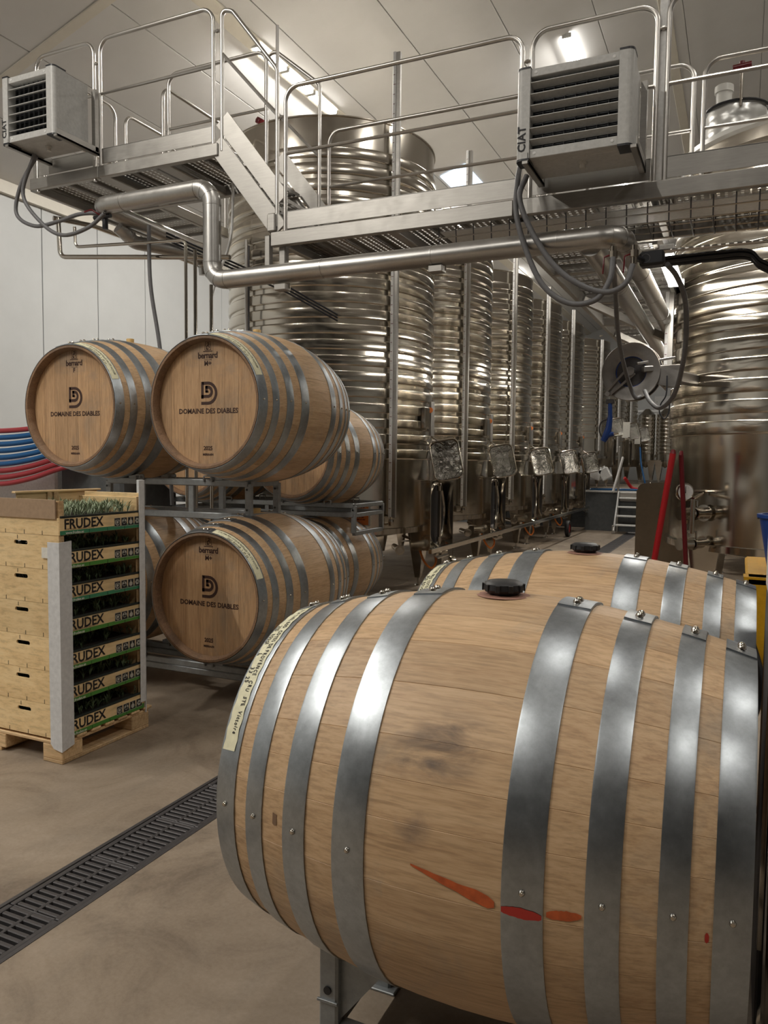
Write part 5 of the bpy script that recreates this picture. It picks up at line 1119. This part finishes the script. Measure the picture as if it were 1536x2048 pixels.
# coils of hose on a grey chest at the left
ch = thing('grey_chest', 'dark grey chest behind the F barrel', 'chest', (-6.3, 5.9, 0)); MB().bbox(-6.1, -5.3, 5.6, 6.4, 0, 1.7, .03).build('body', GREYW, ch); MB().bbox(-6.12, -5.28, 5.58, 6.42, 1.7, 1.74, .01).build('lid', GREYW, ch)
wt = thing('hose_holder', 'pale half-round holder behind the coils of hose at the left edge', 'holder', (-6.6, 5.8, .9)); MB().bbox(-7.3, -6.15, 5.6, 5.9, 0, 1.62, .02).build('stand', WHITE, wt)
for i in range(9):
    red = i in (0, 6, 7, 8); z = 1.9 - i * .052; sag = .05 + i * .012
    pts = [(-7.4, 5.42, z + .0), (-6.9, 5.3, z - sag * .9), (-6.5, 5.26, z - sag), (-6.15, 5.3, z - sag * .6), (-5.8, 5.42, z + .03), (-5.6, 5.7, z + .06)]
    o = MB().tube(spline(pts, 8), .0245, 12).build('coiled_hose', REDH if red else BLUEH)
    tag(recentre(o), ('red' if red else 'blue') + ' hose turn of the coil at the left edge, ' + ('topmost', 'first below the top red one', 'second blue from the top', 'third blue from the top', 'fourth blue from the top', 'lowest blue', 'upper of three low red', 'middle of three low red', 'lowest red')[i], 'hose', 'red hose turns' if red else 'blue hose turns')
# right edge: cabinet post, steel drum, yellow cart with blue bucket
t = thing('machine_cabinet', 'edge of a tall machine cabinet at the right border, light above and dark below', 'cabinet', (.3, 2.4, 0))
MB().bbox(.088, .7, 2.25, 2.7, 1.22, 2.42, .01).build('upper_housing', WHITE, t); MB().bbox(.09, .7, 2.25, 2.7, .02, 1.215, .006).build('lower_housing', IRON, t); MB().bar((.095, 2.24, .3), (.095, 2.24, 1.2), .012).build('edge_trim', TANKP, t)
t = thing('steel_drum', 'dark polished steel drum behind the right end of the nearest barrel', 'drum', (.38, 2.0, 0)); MB().lathe([(.0, .02), (.27, .02), (.28, .04), (.28, .86), (.285, .9), (.27, .91), (0, .93)], 40, Matrix.Translation((.37, 1.92, 0))).build('shell', TANKP, t); MB().lathe([(.28, .3), (.288, .31), (.28, .32)], 40, Matrix.Translation((.37, 1.92, 0))).build('hoop', TANKP, t)
t = thing('yellow_cart', 'yellow enamelled cart frame at the right edge behind the front barrels', 'cart', (.3, 3.6, 0))
MB().prism([(.03, 1.16), (.62, 1.16), (.62, .3), (.16, .3), (.1, .72)][::-1], -.05, .05, Matrix(((1, 0, 0, .0), (0, 0, -1, 3.55), (0, 1, 0, -.02), (0, 0, 0, 1)))).build('side_plate', YEL, t); MB().bbox(.04, .7, 3.5, 4.3, 1.1, 1.14, .01).build('top_shelf', YEL, t); MB().bbox(.2, .7, 3.6, 4.2, 0, .3, .02).build('wheel_box', IRON, t)
t = thing('blue_bucket', 'dark blue plastic bucket standing on the yellow cart at the right edge', 'bucket', (.24, 3.72, 1.14)); M = Matrix.Translation((.215, 3.72, 1.14)); MB().lathe([(0, .0), (.09, 0), (.13, .235), (.14, .235), (.14, .25), (.12, .25), (.085, .01)], 28, M).build('tub', BLUE, t)
MB().tube([M @ Vector((.135 * math.cos(k_ * pi / 12), .135 * math.sin(k_ * pi / 12) * .9, .23 - .0 * k_)) for k_ in range(13)], .004, 6).build('bail', IRON, t)
hose('black rubber cable looping down beside the yellow cart', [(.06, 3.2, .95), (.1, 3.1, .8), (.06, 3.05, .62), (.03, 3.05, .5), (.08, 3.1, .35), (.14, 3.15, .3)], .014, BLACK, None, 'cable')
# lamps need nothing more; far white girder and white band at the end wall
S('trim_7', MB().box(-3.2, -.6, 32.8, 32.95, 3.4, 4.3), WHITE)
bg = thing('wall_lattice', 'long pale girder across the end of the hall above the slim tanks', 'girder', (-2, 29.5, 3.0)); MB().bar((-4.5, 29.5, 3.1), (2, 29.5, 3.1), .1, .08).bar((-4.5, 29.5, 3.5), (2, 29.5, 3.5), .1, .08).build('chord', WHITE, bg)
for k_ in range(16): MB().bar((-4.4 + k_ * .4, 29.5, 3.12), (-4.2 + k_ * .4, 29.5, 3.48), .04).build('lattice_bar', WHITE, bg)
